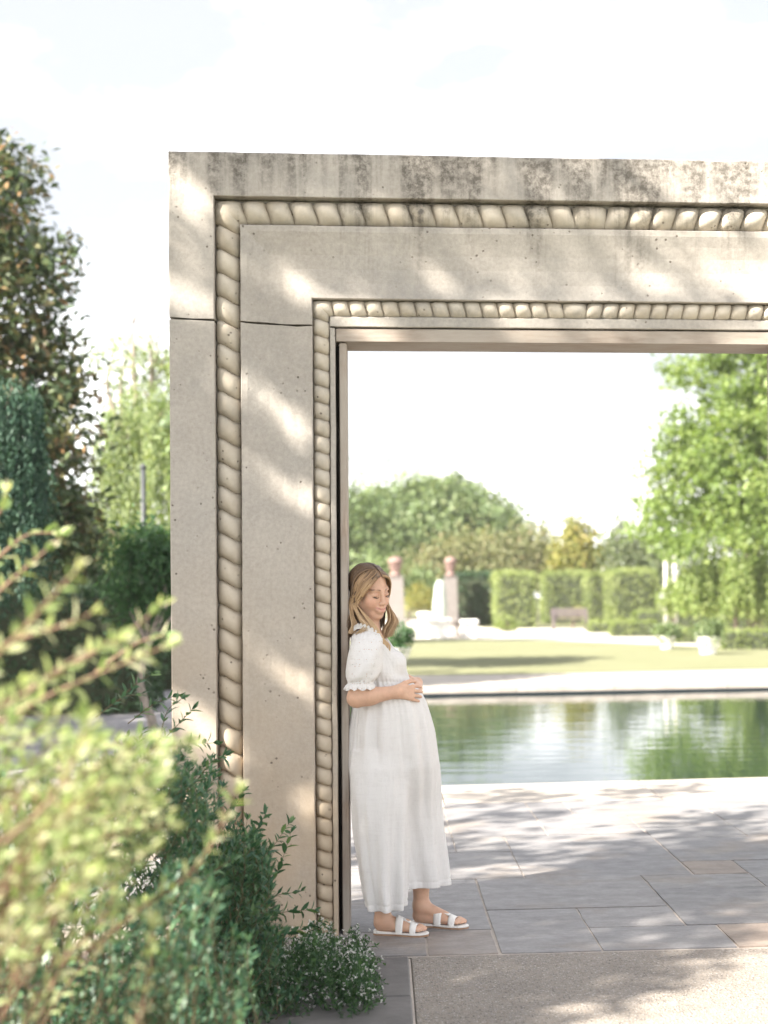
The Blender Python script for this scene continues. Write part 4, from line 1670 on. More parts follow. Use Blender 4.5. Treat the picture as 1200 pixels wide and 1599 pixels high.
def build_shrub(root, main, fill, mat_part, mat_fill, mat_stem, r_main, r_fill, width, n_parts=300):
    """main: list of (points, leaves) whose leaves are parts; fill: the same, joined"""
    base = Vector(root.location)
    lm = leaf_part_mesh('leaf', mat_part)
    todo = [q for _, ls in main for q in ls]
    todo, rest = todo[:n_parts], todo[n_parts:]
    for p, d, n, s in todo:
        o = bpy.data.objects.new('leaf', lm)
        COL.objects.link(o)
        o.parent = root
        o.matrix_local = frame_matrix(Vector(p) - base, d, n, s)
    for pts, ls in main:
        a = Acc()
        a.tube(pts, np.linspace(r_main, r_main * .35, len(pts)), 6)
        a.obj('stem', mat_stem, root, True)
    a = Acc()
    for pts, ls in fill:
        a.tube(pts, np.linspace(r_fill, r_fill * .35, len(pts)), 4, False)
    if a.v:
        tag(a.obj('twigs', mat_stem, root, True), None, None, None, 'stuff')
    allv = [q for _, ls in fill for q in ls] + rest
    if allv:
        pos = np.array([q[0] for q in allv]); dd = np.array([q[1] for q in allv]); nn = np.array([q[2] for q in allv]); LL = np.array([q[3] for q in allv])
        v, f = leaves(pos, dd, nn, LL, LL * width, .15)
        tag(obj('foliage', v, f, mat_fill, root, attrs={"rnd": ('FACE', rng.random(len(f)))}), None, None, None, 'stuff')


# ---- unseen shrub added beside the viewer to shade the foot of the pale one
nbs = [((-2.05, 1.7, 1.0), (.5, .5, .85)), ((-2.6, 2.5, .85), (.5, .5, .85)), ((-3.0, 3.3, .8), (.5, .5, .8)), ((-1.7, .95, .85), (.4, .4, .8)), ((-2.3, 2.1, 1.25), (.35, .35, .5)), ((-2.9, 2.9, 1.15), (.35, .35, .45))]
v, f, rn = crown(nbs, 420, 22, .10, .07, .45, inner=.3)
ns = empty('added_shade_shrub', (-2.3, 2.1, 0), 'unseen dark shrub added left of the viewer to shade the pale shrub', 'shrub')
obj('crown', v, f, M_DEEP, ns, attrs={"rnd": ('FACE', rn)})
limbs(ns.location, [b[0] for b in nbs], .04, .3, .03).obj('trunk', M_BARK, ns, True)

# ---- pale variegated shrub close to the viewer
sh = empty('variegated_shrub', P(-60, 1800, 2.7) * np.array([1, 1, 0]), 'pale yellow green shrub with arching red brown stems, close in the lower left corner', 'shrub')
MAIN = [
    [(-60, 1075, 2.56), (20, 1000, 2.53), (70, 945, 2.51), (118, 893, 2.50)],
    [(-60, 1040, 2.69), (40, 995, 2.69), (105, 975, 2.69), (142, 958, 2.69)],
    [(-80, 1180, 2.82), (40, 1105, 2.82), (140, 1058, 2.82), (262, 1008, 2.82)],
    [(40, 1080, 2.94), (130, 1030, 2.94), (205, 985, 2.94), (250, 945, 2.94)],
    [(-60, 1120, 2.43), (30, 1090, 2.43), (100, 1040, 2.43), (180, 1000, 2.43)],
    [(-60, 1215, 2.56), (60, 1250, 2.56), (140, 1262, 2.56), (235, 1250, 2.56)],
    [(120, 1500, 2.94), (230, 1412, 2.94), (310, 1350, 2.94), (372, 1235, 2.94)],
    [(150, 1700, 2.69), (215, 1600, 2.69), (232, 1510, 2.69), (240, 1445, 2.69)],
    [(-40, 1350, 2.43), (60, 1270, 2.43), (110, 1200, 2.43), (135, 1130, 2.43)],
    [(-60, 1290, 2.69), (90, 1230, 2.69), (190, 1180, 2.69), (290, 1160, 2.69)],
    [(0, 1400, 2.56), (70, 1350, 2.56), (150, 1310, 2.56), (260, 1290, 2.56)],
    [(-30, 950, 3.20), (20, 905, 3.20), (60, 870, 3.20), (97, 838, 3.20)],
    [(-30, 900, 3.60), (10, 860, 3.60), (45, 835, 3.60), (92, 832, 3.60)],
    [(-30, 830, 3.40), (0, 800, 3.40), (10, 770, 3.40)],
    [(150, 1050, 3.40), (190, 1020, 3.40), (225, 1000, 3.40), (258, 992, 3.40)],
    [(60, 1600, 2.82), (100, 1500, 2.82), (160, 1440, 2.82), (180, 1380, 2.82)],
]
main = []
for c_ in MAIN:
    pts = curve_pts([P(*q) for q in c_], 16)
    main.append((pts, stem_leaves(pts, .028, .12, .043, 1.1)))
fill = []
for i in range(115):
    x1 = rng.uniform(-120, 270); y1 = 1040 + 330 * rng.random() ** 1.3 + (rng.random() < .10) * 200
    if y1 < 1050 + max(0, x1 - 60) * .75: y1 += 100
    d1 = rng.uniform(2.4, 3.3)
    x0 = x1 * .45 - rng.uniform(60, 160); y0 = y1 + rng.uniform(120, 330)
    pts = curve_pts([P(x0, y0, d1 + .1), P((x0 + x1) / 2 - 10, (y0 + y1) / 2 - 25, d1 + .05), P(x1, y1, d1)], 10)
    fill.append((pts, stem_leaves(pts, .026, .38, .038, 1.2)))
build_shrub(sh, main, fill, M_PALE_O, M_PALE, M_STEM, .0052, .003, .40)

es = empty('shaded_shrub_inside', P(100, 1640, 3.7) * np.array([1, 1, 0]), 'dark blue green leaves added as the shaded inside of the pale shrub', 'shrub')
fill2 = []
for i in range(330):                                    # added stems; the pale shrub's inner shade is put into dark leaves
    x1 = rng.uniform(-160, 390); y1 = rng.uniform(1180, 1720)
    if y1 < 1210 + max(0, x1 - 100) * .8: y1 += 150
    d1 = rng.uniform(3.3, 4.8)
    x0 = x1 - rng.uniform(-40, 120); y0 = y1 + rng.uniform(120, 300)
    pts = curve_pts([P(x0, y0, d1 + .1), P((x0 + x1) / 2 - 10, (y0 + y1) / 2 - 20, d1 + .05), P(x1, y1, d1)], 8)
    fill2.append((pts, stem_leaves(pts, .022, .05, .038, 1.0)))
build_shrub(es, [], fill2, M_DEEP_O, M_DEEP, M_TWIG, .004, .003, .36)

# ---- fine dark shrub against the foot of the jamb
nb_ = empty('nandina_shrub', P(300, 1480, 5.5) * np.array([1, 1, 0]), 'fine leaved dark green shrub growing against the foot of the gateway', 'shrub')
TW = [[(400, 1400, 5.9), (430, 1370, 6.0), (455, 1300, 6.1)], [(390, 1440, 5.9), (440, 1425, 6.0), (492, 1420, 6.1)], [(400, 1470, 5.9), (460, 1455, 6.1), (505, 1440, 6.2)], [(380, 1360, 5.8), (420, 1330, 5.9), (452, 1285, 6.0)],
      [(380, 1320, 5.8), (400, 1300, 5.9), (415, 1270, 6.0)], [(300, 1230, 5.7), (330, 1190, 5.8), (352, 1180, 5.8)], [(230, 1180, 5.8), (270, 1140, 5.8), (300, 1108, 5.8)], [(200, 1130, 5.8), (240, 1100, 5.8), (278, 1085, 5.8)],
      [(250, 1200, 5.7), (290, 1165, 5.8), (335, 1160, 5.8)], [(180, 1100, 5.5), (210, 1070, 5.5), (238, 1052, 5.5)], [(340, 1290, 5.7), (370, 1255, 5.8), (380, 1235, 5.8)], [(390, 1420, 5.9), (425, 1400, 6.0), (470, 1392, 6.0)],
      [(410, 1500, 5.9), (450, 1490, 6.0), (480, 1470, 6.1)], [(150, 1120, 5.4), (190, 1090, 5.4), (220, 1084, 5.4)], [(250, 1150, 5.6), (262, 1110, 5.6), (285, 1090, 5.6)]]
main = []
for c_ in TW:
    pts = curve_pts([P(*q) for q in c_], 10)
    main.append((pts, stem_leaves(pts, .022, .15, .046, 1.0)))
fill = []
BL = [(230, 1215, 75), (290, 1235, 62), (340, 1330, 70), (370, 1400, 62), (300, 1420, 110), (230, 1340, 110), (370, 1500, 75), (400, 1560, 75), (300, 1560, 130), (180, 1260, 80), (200, 1480, 130), (385, 1345, 45), (405, 1450, 40)]
for i in range(1050):
    x, y, r = BL[rng.integers(len(BL))]
    a_ = rng.uniform(0, 6.28); q = r * math.sqrt(rng.uniform(.05, 1))
    x1 = x + q * math.cos(a_); y1 = y + q * math.sin(a_)
    d1 = rng.uniform(4.7, 6.1) if x1 < 330 else rng.uniform(5.3, 6.2)
    e = P(x1, y1, d1)
    st_ = e - np.array([rng.uniform(-.02, .10), rng.normal() * .03, rng.uniform(.09, .18)])
    pts = [st_, (st_ + e) / 2 + rng.normal(size=3) * .012, e]
    fill.append((pts, stem_leaves(pts, .021, .1, .044, 1.05)))
build_shrub(nb_, main, fill, M_DEEP_O, M_DEEP, M_TWIG, .0022, .0018, .30, 280)

# ---- low airy plant with tiny white flowers at the corner of the border
fl = empty('white_flowering_plant', P(490, 1560, 6.0) * np.array([1, 1, 0]), 'low airy plant dotted with tiny white flowers at the foot of the post', 'plant')
pv = []; pd = []; pl = []; fv_ = []
a = Acc()
FB = [(440, 1530, 40), (500, 1460, 26), (565, 1530, 22), (480, 1545, 60), (540, 1520, 45), (560, 1570, 38), (430, 1580, 60), (505, 1490, 32), (520, 1590, 60), (470, 1490, 30), (555, 1500, 28)]
for i in range(640):
    x, y, r = FB[rng.integers(len(FB))]
    a_ = rng.uniform(0, 6.28); q = r * math.sqrt(rng.random())
    x1, y1 = x + q * math.cos(a_), y + q * math.sin(a_)
    d1 = rng.uniform(5.5, 6.5)
    e = P(x1, y1, d1)
    if e[2] < .015: e[2] = rng.uniform(.02, .12)
    if e[0] > -.02 and rng.random() < .7: e[0] -= .1
    s0 = np.array([e[0] + rng.normal() * .04, e[1] + rng.normal() * .04, max(0, e[2] - rng.uniform(.08, .16))])
    a.tube([s0, (s0 + e) / 2 + rng.normal(size=3) * .01, e], .0011, 3, False)
    for k in range(11):
        t = rng.random()
        pv.append(s0 + (e - s0) * t); pd.append(rng.normal(size=3) + np.array([0, 0, .5])); pl.append(rng.uniform(.014, .028))
    for k in range(3):
        if rng.random() < .5: fv_.append(e + rng.normal(size=3) * .014)
tag(a.obj('stems', M_FINE, fl), None, None, None, 'stuff')
pv, pd, pl = np.array(pv), np.array(pd), np.array(pl)
v, f = leaves(pv, pd, rng.normal(size=pv.shape) + np.array([0, 0, 1.]), pl, pl * .36)
tag(obj('foliage', v, f, M_FINE, fl, attrs={"rnd": ('FACE', rng.random(len(f)))}), None, None, None, 'stuff')
fv_ = np.array(fv_)
fp = np.repeat(fv_, 4, 0)
fd = sph(len(fp)) + np.array([0, 0, .4])
v, f = leaves(fp, fd, sph(len(fp)) + np.array([0, 0, 1.]), rng.uniform(.006, .010, len(fp)), .006)
tag(obj('flowers', v, f, M_PETAL, fl, attrs={"rnd": ('FACE', rng.random(len(f)))}), None, None, None, 'stuff')

# ------------------------------------------------------------------ the garden behind
L_MAG = leaf_mat("magnolia_leaves", [(0, (0.032, 0.060, 0.032)), (0.48, (0.085, 0.125, 0.055)), (0.74, (0.14, 0.13, 0.06)), (0.90, (0.25, 0.15, 0.075)), (1, (0.36, 0.24, 0.13))], 0.15, 0.35)
L_WEEP = leaf_mat("weeping_conifer", [(0, (0.02, 0.055, 0.040)), (1, (0.06, 0.125, 0.075))], 0.2, 0.6)
L_LIME = leaf_mat("pale_weeping_leaves", [(0, (0.15, 0.21, 0.10)), (1, (0.30, 0.35, 0.17))], 0.4, 0.6)
L_MAPLE = leaf_mat("maple_leaves", [(0, (0.034, 0.09, 0.042)), (1, (0.085, 0.175, 0.065))], 0.35, 0.5)
L_OAK = leaf_mat("oak_leaves", [(0, (0.10, 0.155, 0.072)), (0.6, (0.18, 0.24, 0.11)), (1, (0.28, 0.32, 0.17))], 0.3, 0.5)
L_BUSH = leaf_mat("blossom_bush_leaves", [(0, (0.13, 0.15, 0.07)), (0.6, (0.21, 0.22, 0.11)), (1, (0.33, 0.26, 0.17))], 0.3, 0.6)
L_GOLD = leaf_mat("golden_leaves", [(0, (0.13, 0.16, 0.05)), (0.6, (0.27, 0.27, 0.08)), (0.88, (0.36, 0.30, 0.10)), (1, (0.33, 0.20, 0.09))], 0.3, 0.5)
L_BRIGHT = leaf_mat("bright_green_leaves", [(0, (0.10, 0.155, 0.045)), (0.5, (0.20, 0.28, 0.085)), (1, (0.31, 0.37, 0.14))], 0.45, 0.5)
L_WIST = leaf_mat("wisteria_leaves", [(0, (0.15, 0.22, 0.065)), (1, (0.32, 0.38, 0.15))], 0.45, 0.5)
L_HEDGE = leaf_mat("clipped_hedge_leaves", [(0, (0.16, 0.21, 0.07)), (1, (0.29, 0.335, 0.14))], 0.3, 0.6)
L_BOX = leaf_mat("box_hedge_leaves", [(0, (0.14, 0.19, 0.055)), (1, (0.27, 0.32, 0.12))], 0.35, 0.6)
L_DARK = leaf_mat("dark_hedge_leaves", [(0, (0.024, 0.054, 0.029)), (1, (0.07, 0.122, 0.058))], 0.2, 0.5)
L_FAR = leaf_mat("far_wood_leaves", [(0, (0.10, 0.14, 0.075)), (1, (0.20, 0.23, 0.12))], 0.3, 0.6)
M_CORE = plain("dense_twigs", (0.045, 0.055, 0.028), 0.95, 0.3, 6)
M_PINK = plain("pink_granite", (0.205, 0.135, 0.118), 0.8, 0.12, 10)
M_PILLAR = plain("pillar_stone", (0.19, 0.172, 0.165), 0.85, 0.12, 6)
M_STATUE = plain("verdigris_stone", (0.42, 0.47, 0.44), 0.8, 0.12, 5)
M_BENCH = plain("grey_bench_wood", (0.12, 0.098, 0.104), 0.8, 0.15, 8)
M_RUST = plain("rust_flowers", (0.42, 0.20, 0.12), 0.9, 0.2, 8)
M_PLANTER = plain("white_planter", (0.72, 0.70, 0.66), 0.7, 0.06, 6)
M_POLE = plain("grey_pole", (0.47, 0.45, 0.43), 0.6, 0.1, 8)
M_IRON = plain("dark_iron", (0.05, 0.055, 0.06), 0.5, 0.2, 8)


def foot_of(px, d):
    p = P(px, 900, d)
    return np.array([p[0], p[1], 0.0])


# ---- left: magnolia
tree('magnolia_tree', 'tall magnolia with dark leaves and rusty undersides at the left edge, above the hedge', foot_of(-30, 22),
     blobs_px([(-95, 330, 130, .3), (-30, 345, 95, 0), (15, 300, 50, .5), (-30, 470, 130, -.3), (55, 430, 62, 0), (92, 398, 32, .2), (15, 580, 135, 0), (85, 545, 58, .4), (10, 710, 140, .2), (95, 680, 62, -.3), (118, 610, 38, 0), (45, 830, 115, 0), (110, 800, 70, .3), (-80, 640, 150, 0), (-80, 820, 150, 0), (130, 870, 40, 0), (30, 255, 28, 0), (-5, 240, 40, 0)], 22),
     L_MAG, M_BARK, 2200, 10, .13, .17, .42, 2.2, .20, shell=(.55, 1.05), inner=.45, out=.6)


def weeping(name, label, base, tops, mat, n_str, leaf, drop, d_spread, trunk_h, r0, group=None, cat='tree', wd=.3):
    """strands hanging from a set of high points"""
    t = empty(name, base, label, cat, group)
    pos = []; dr_ = []; L_ = []
    for i in range(n_str):
        c, r, dl = tops[rng.integers(len(tops))]
        o = sph(1)[0] * r * np.array([1, 1, .5])
        s = np.array(c) + o
        L = dl * rng.uniform(.5, 1.1)
        m = max(4, int(L / (leaf * .35)))
        sway = rng.normal(size=3) * d_spread
        tt = np.linspace(0, 1, m)
        p = s + np.outer(tt, sway) * np.array([1, 1, 0]) + np.outer(tt, [0, 0, -L]) + rng.normal(size=(m, 3)) * leaf * .3
        p = p[p[:, 2] > .05]
        pos.append(p); dr_.append(rng.normal(size=p.shape) * .5 + np.array([0, 0, -1.])); L_.append(np.full(len(p), leaf) * rng.uniform(.7, 1.2, len(p)))
    pos = np.concatenate(pos); dr_ = np.concatenate(dr_); L_ = np.concatenate(L_)
    v, f = leaves(pos, dr_, sph(len(pos)) + np.array([-.3, -.5, .3]), L_, L_ * wd)
    obj('crown', v, f, mat, t, attrs={"rnd": ('FACE', rng.random(len(f)))})
    limbs(base, [q[0] for q in tops[:8]], r0, trunk_h).obj('trunk', M_BARK, t, True)
    return t


def tops_px(tab, d):
    return [(P(x, y, d + dd), r / F_PX * d, L / F_PX * d) for x, y, r, L, dd in tab]


weeping('weeping_conifer', 'blue green weeping conifer with hanging curtains of foliage in front of the magnolia', foot_of(-20, 16),
        tops_px([(-60, 590, 60, 330, 0), (-15, 610, 42, 330, .2), (20, 605, 34, 300, -.2), (48, 620, 16, 260, 0), (-90, 640, 60, 350, .3), (35, 700, 22, 200, .3)], 16), L_WEEP, 420, .07, 0, .10, 2.6, .09)
weeping('pale_weeping_tree', 'pale green weeping tree between the magnolia and the gateway', foot_of(228, 31),
        tops_px([(190, 640, 30, 230, 0), (225, 610, 34, 250, .5), (255, 640, 30, 230, -.5), (170, 690, 22, 180, 0), (290, 630, 40, 250, .5), (340, 650, 40, 230, 0), (215, 700, 30, 160, 0)], 31), L_LIME, 330, .13, 0, .2, 4.0, .12)
tree('feathery_tree', 'hazy pale tree rising behind the pale weeping tree', foot_of(225, 44),
     blobs_px([(215, 590, 48, 0), (175, 560, 26, 0), (250, 570, 32, 1), (205, 540, 28, 0), (290, 580, 50, 0), (350, 560, 60, 0), (420, 600, 60, 0), (200, 660, 50, 1), (260, 680, 60, 0), (330, 690, 70, 0)], 44),
     L_LIME, M_BARK_PALE, 300, 26, .28, .20, .4, 5.0, .2, shell=(.3, 1.1), inner=.3,
     tips=[P(235, 490, 44), P(250, 515, 44), P(205, 520, 44), P(225, 480, 44), P(180, 545, 44), P(262, 540, 44), P(300, 540, 44)])
tree('fern_leaved_maple', 'small dark green maple with a slim trunk beside the gateway', foot_of(236, 17.5),
     blobs_px([(225, 850, 40, 0, .6), (250, 860, 40, .3, .6), (205, 880, 32, -.2, .6), (262, 890, 46, .2, .6), (215, 930, 36, 0, .6), (245, 940, 40, .4, .6), (290, 870, 46, .2, .6), (190, 915, 20, .2, .6), (230, 990, 36, .6, .7)], 17.5),
     L_MAPLE, M_BARK_PALE, 420, 16, .10, .10, .30, 1.0, .05, droop=.7, inner=.3)


def hedge(name, label, x0, x1, y0, y1, h, mat, leaf, dens, group=None, rot=0.0, cat='hedge', rounded=.12, tone=None):
    """clipped hedge block: a dense core under a coat of leaves"""
    cx, cy = (x0 + x1) / 2, (y0 + y1) / 2
    t = empty(name, (cx, cy, 0), label, cat, group)
    hx, hy = (x1 - x0) / 2, (y1 - y0) / 2
    A = hx * h * 4 + hy * h * 4 + hx * hy * 4
    n = int(A * dens)
    q = rng.random((n, 3)) * 2 - 1
    # push to a face of the box
    w_ = np.array([hy * h * 2, hx * h * 2, hx * hy * 2])
    ax = rng.choice(3, n, p=w_ / w_.sum())
    sg = np.where(rng.random(n) < .5, -1, 1)
    sg = np.where((ax == 2) & (sg < 0), 1, sg)
    q[np.arange(n), ax] = sg
    nn = np.zeros((n, 3)); nn[np.arange(n), ax] = sg
    p = q * np.array([hx, hy, h / 2]) + np.array([0, 0, h / 2])
    # soften the arrises and roughen the faces
    e = np.clip((np.abs(q) - (1 - rounded)) / rounded, 0, 1)
    p -= np.sign(q) * (e ** 2) * rounded * .35 * np.array([min(hx, .8), min(hy, .8), h / 4])
    p += nn * (rng.normal(size=(n, 1)) * leaf * .45) + rng.normal(size=(n, 3)) * leaf * .2
    lump = np.sin(p[:, 0] * 3.1 + cx) * np.sin(p[:, 2] * 4.3) + np.sin(p[:, 0] * 7.7 + p[:, 2] * 5 + cy)
    p += nn * (lump[:, None] * leaf * .25)
    p[:, 2] = np.maximum(p[:, 2], .02)
    v, f = leaves(p - nn * leaf * .3, nn * .5 + sph(n), nn + sph(n) * .7, leaf * rng.uniform(.7, 1.3, n), leaf * .55)
    c, s = math.cos(rot), math.sin(rot)
    Rm = np.array([[c, -s, 0], [s, c, 0], [0, 0, 1]])
    v = v @ Rm.T + np.array([cx, cy, 0])
    rn = np.clip(.5 + .22 * lump + rng.normal(size=n) * .22, 0, 1)
    obj('foliage', v, f, mat, t, attrs={"rnd": ('FACE', rn)})
    a = Acc()
    a.bbox((-hx * .95, -hy * .95 if hy > .3 else -hy * .8, 0.0), (hx * .95, hy * .95 if hy > .3 else hy * .8, h * .95), min(hx, hy) * .25)
    cv = np.array(a.v) @ Rm.T + np.array([cx, cy, 0])
    obj('core', cv, a.f, M_CORE, t)
    return t


def hedge_px(name, label, pl, pr, ytop, ybase, mat, leaf, dens, depth=1.6, d=None, **kw):
    """front face between two pixel columns, standing where its foot meets the ground"""
    g0_, g1_ = G(pl, ybase), G(pr, ybase)
    if d is not None:
        g0_ = foot_of(pl, d); g1_ = foot_of(pr, d)
    y = (g0_[1] + g1_[1]) / 2
    dd = (np.dot(g0_ - _C, _F) + np.dot(g1_ - _C, _F)) / 2
    top = P((pl + pr) / 2, ytop, dd)[2]
    return hedge(name, label, g0_[0], g1_[0], y, y + depth, max(top, .3), mat, leaf, dens, **kw)


hedge_px('dark_hedge', 'low dark clipped hedge in deep shade below the magnolia', -260, 225, 925, 1062, L_DARK, .09, 330, 1.5, d=19.5)
tree('holm_oak', 'dense dark evergreen filling the space behind the magnolia and the hedge', foot_of(60, 40),
     blobs_px([(20, 830, 90, 0), (100, 850, 80, 0), (160, 880, 60, 1), (-60, 850, 90, 0), (60, 920, 70, 0), (140, 930, 60, 0), (210, 900, 50, 0), (-40, 930, 80, 0), (250, 900, 60, 1), (330, 880, 80, 1)], 40),
     L_DARK, M_BARK, 700, 24, .28, .26, .5, 1.6, .25, inner=.15)
hedge_px('dark_hedge', 'dark hedge seen through the gap beside the maple trunk', 180, 420, 960, 1040, L_DARK, .10, 200, 1.2, d=24.5)
p0_ = foot_of(225, 27)
pole = empty('iron_post', p0_, 'slender dark post standing in front of the pale weeping tree', 'post')
a = Acc(); a.tube([p0_, p0_ + np.array([0, 0, 3.75])], [.05, .045], 10); a.obj('shaft', M_IRON, pole, True)
a = Acc(); a.lathe(p0_, [(.10, 0), (.10, .04), (.06, .07), (.055, .12)], 14); a.obj('base_plate', M_IRON, pole)
a = Acc(); a.lathe(p0_ + np.array([0, 0, 3.74]), [(.06, 0), (.065, .03), (.03, .07), (.005, .09)], 12); a.obj('cap', M_IRON, pole, True)

tree('plaza_tree', 'broad tree off to the left whose shade covers the grey plaza', (-10.5, 13.0, 0), [((-10, 13, 6), 2.2), ((-11.5, 14.5, 6.5), 2.4), ((-9.5, 15.5, 5.5), 2.2), ((-11, 17.5, 6.2), 2.4), ((-9.8, 11, 5.6), 2.0), ((-12.5, 20, 6.5), 2.5), ((-10.5, 20, 5.5), 2.0), ((-8.2, 12.5, 4.6), 1.5)],
     M_SHADE, M_BARK, 700, 20, .25, .24, .6, 2.6, .22, inner=.4)

# the round tree beyond the pool, behind the jamb, that shades the lawn
tree('round_lawn_tree', 'round tree behind the jamb whose shadow lies across the far lawn', foot_of(400, 30), [(P(385, 660, 30), (1.35, 2.1, 1.1)), (P(400, 610, 30.5), (1.2, 1.7, 1.0)), (P(372, 700, 30), (1.2, 2.0, .9))],
     L_OAK, M_BARK, 260, 26, .22, .2, .6, 2.6, .14, inner=.4)

# ---- through the opening: the domed oak and what stands under it
tree('domed_oak', 'broad domed oak standing far behind the pair of granite topped pillars', foot_of(680, 95),
     blobs_px([(680, 850, 95, 0, .9), (620, 840, 80, 1, .9), (745, 850, 75, -1, .9), (690, 800, 58, 0, .8), (645, 795, 52, 0, .8), (740, 802, 52, 1, .8), (780, 840, 48, 0, .9), (800, 862, 32, 0, .9), (590, 830, 60, 1, .9), (715, 785, 38, 0, .8), (665, 772, 30, 0, .7), (700, 766, 26, 0, .7)], 95),
     L_OAK, M_BARK, 900, 34, .50, .34, .55, 2.2, .5, inner=.1, out=.5, shell=(.85, 1.06))
tree('left_oak', 'rounded green tree beside the post, left of the domed oak', foot_of(540, 88),
     blobs_px([(540, 860, 62, 0), (575, 850, 45, 0), (510, 850, 60, 0), (555, 815, 42, 0), (520, 800, 45, 0), (470, 840, 80, 0), (585, 800, 30, 0)], 88),
     L_OAK, M_BARK, 420, 30, .42, .32, .55, 2.0, .4, inner=.1)


def bush(name, label, px, d, tab, mat, clumps, per, cr, ll, group=None, cat='bush', lw=.55, **kw):
    return tree(name, label, foot_of(px, d), blobs_px(tab, d), mat, M_BARK, clumps, per, cr, ll, lw, .35, .06, group, cat, **kw)


bush('blossoming_bush', 'hazy yellow green bush mixed with faded blossom under the domed oak', 690, 82, [(690, 890, 40, 0), (650, 905, 36, 0), (735, 885, 45, 0), (760, 900, 40, 0), (715, 860, 28, 0)], L_BUSH, 260, 26, .34, .24)
bush('faded_bush', 'pale straw green bush between the domed oak and the golden tree', 815, 86, [(810, 870, 40, 0), (835, 860, 30, 0), (785, 890, 36, 0), (850, 885, 36, 0), (765, 860, 24, 0)], L_BUSH, 240, 26, .36, .25)
bush('dark_bush', 'dark green bush just behind the granite topped pillars', 635, 78, [(640, 905, 20, 0), (665, 910, 18, 0), (590, 900, 30, 0)], L_OAK, 110, 24, .25, .22)
bush('orange_flower_bush', 'sunlit flower bed bush glowing orange and yellow between the pillars', 655, 74, [(655, 930, 20, 0, .7), (640, 938, 16, 0, .7), (672, 938, 16, 0, .7)], L_GOLD, 90, 24, .16, .14)
tree('golden_magnolia', 'small yellow green magnolia with a rusty side above the clipped hedge', foot_of(900, 78),
     blobs_px([(898, 855, 34, 0), (885, 880, 26, 0), (920, 870, 28, 0), (900, 828, 20, 0), (940, 882, 14, .5), (870, 860, 14, 0), (915, 905, 30, 0)], 78),
     L_GOLD, M_BARK, 240, 18, .28, .26, .5, 1.4, .14, inner=.3, shell=(.6, 1.1))
# large tree on the right: spreading layers of foliage
bt = []
for x, y, r, dd in [(1230, 640, 110, 0), (1120, 700, 85, 0), (1180, 760, 95, -1), (1070, 740, 62, 0), (1110, 800, 72, 1), (1040, 800, 46, 0), (1190, 830, 70, -1), (1150, 620, 62, 1), (1085, 665, 52, 0), (1120, 570, 40, 2), (1075, 590, 34, 1), (1160, 540, 46, 0), (1240, 560, 70, 0), (1015, 830, 32, 0), (1075, 850, 44, -1), (1010, 745, 20, 0),
                    (1050, 700, 30, 0), (1005, 790, 18, 1), (1250, 780, 100, 0), (1320, 700, 140, 0), (1300, 560, 110, 0), (1200, 480, 80, 0), (1110, 500, 50, 0), (1048, 570, 22, 0)]:
    bt.append((x, y, r, dd, .55))
tree('spreading_maple', 'large bright green tree with layered branches filling the right of the opening', foot_of(1180, 50),
     blobs_px(bt, 50), L_BRIGHT, M_BARK_PALE, 1500, 30, .28, .21, .55, 4.6, .30, inner=.25, flat=.5, droop=.1, shell=(.6, 1.08))
tree('thin_tree', 'thin airy tree in front of the bright spreading tree, over the hedge end', foot_of(985, 70),
     blobs_px([(975, 850, 34, 0), (1000, 870, 36, 0), (965, 880, 30, 0), (965, 815, 18, 0), (1030, 880, 30, 0), (955, 840, 14, 0)], 70), L_FAR, M_BARK, 150, 22, .32, .2, .5, 1.5, .1, shell=(.3, 1.1),
     tips=[P(962, 780, 70), P(972, 795, 70), P(985, 800, 70), P(950, 815, 70), P(1000, 830, 70)])
for (lb, px, d, tab) in [('grey green tree far behind the blossoming bush', 700, 130, [(640, 880, 60, 0), (720, 880, 60, 0), (790, 880, 50, 0), (560, 880, 70, 0)]),
                         ('pale far tree behind the golden magnolia', 880, 125, [(860, 880, 42, 0), (930, 880, 42, 0), (990, 875, 50, 0), (1060, 870, 70, 0), (1150, 860, 90, 0)])]:
    tree('far_tree', lb, foot_of(px, d), blobs_px(tab, d), L_FAR, M_BARK, 260, 24, .7, .45, .6, 1.5, .3, 'trees closing the view')
# a wooded belt that closes the horizon
belt = []
for x in np.arange(-2600, 3600, 95):
    if 830 < x < 1010: r = 26
    else: r = rng.uniform(45, 85)
    belt.append((P(x, 905 - r * .2, 150 + rng.uniform(-8, 8)), r / F_PX * 150))
v, f, rn = crown(belt, 1500, 20, .9, .75, .6, inner=.1)
tag(obj('far_wood', v, f, L_FAR, base=(0, 150, 0), attrs={"rnd": ('FACE', rn)}), None, None, None, 'stuff')

# ---- clipped hedges
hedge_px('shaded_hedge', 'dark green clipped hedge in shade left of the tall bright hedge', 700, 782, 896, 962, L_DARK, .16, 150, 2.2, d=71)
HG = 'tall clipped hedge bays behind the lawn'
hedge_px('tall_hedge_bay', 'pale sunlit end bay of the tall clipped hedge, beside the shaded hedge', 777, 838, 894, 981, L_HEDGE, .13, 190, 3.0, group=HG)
hedge_px('tall_hedge_bay', 'long recessed bay of the tall clipped hedge, behind the garden bench', 850, 926, 893, 973, L_HEDGE, .13, 190, 2.2, group=HG)
hedge_px('tall_hedge_bay', 'narrow darker bay between the bench and the right corner of the tall hedge', 921, 958, 895, 976, L_HEDGE, .13, 190, 2.4, group=HG)
hedge_px('tall_hedge_bay', 'taller right corner bay of the clipped hedge, next to the two poles', 957, 1030, 890, 979, L_HEDGE, .13, 190, 3.0, group=HG)
LG = 'low box hedges edging the beds'
hedge_px('low_hedge', 'low box hedge at the foot of the hedge, right of the bench', 922, 958, 972, 988, L_BOX, .10, 250, .9, group=LG)
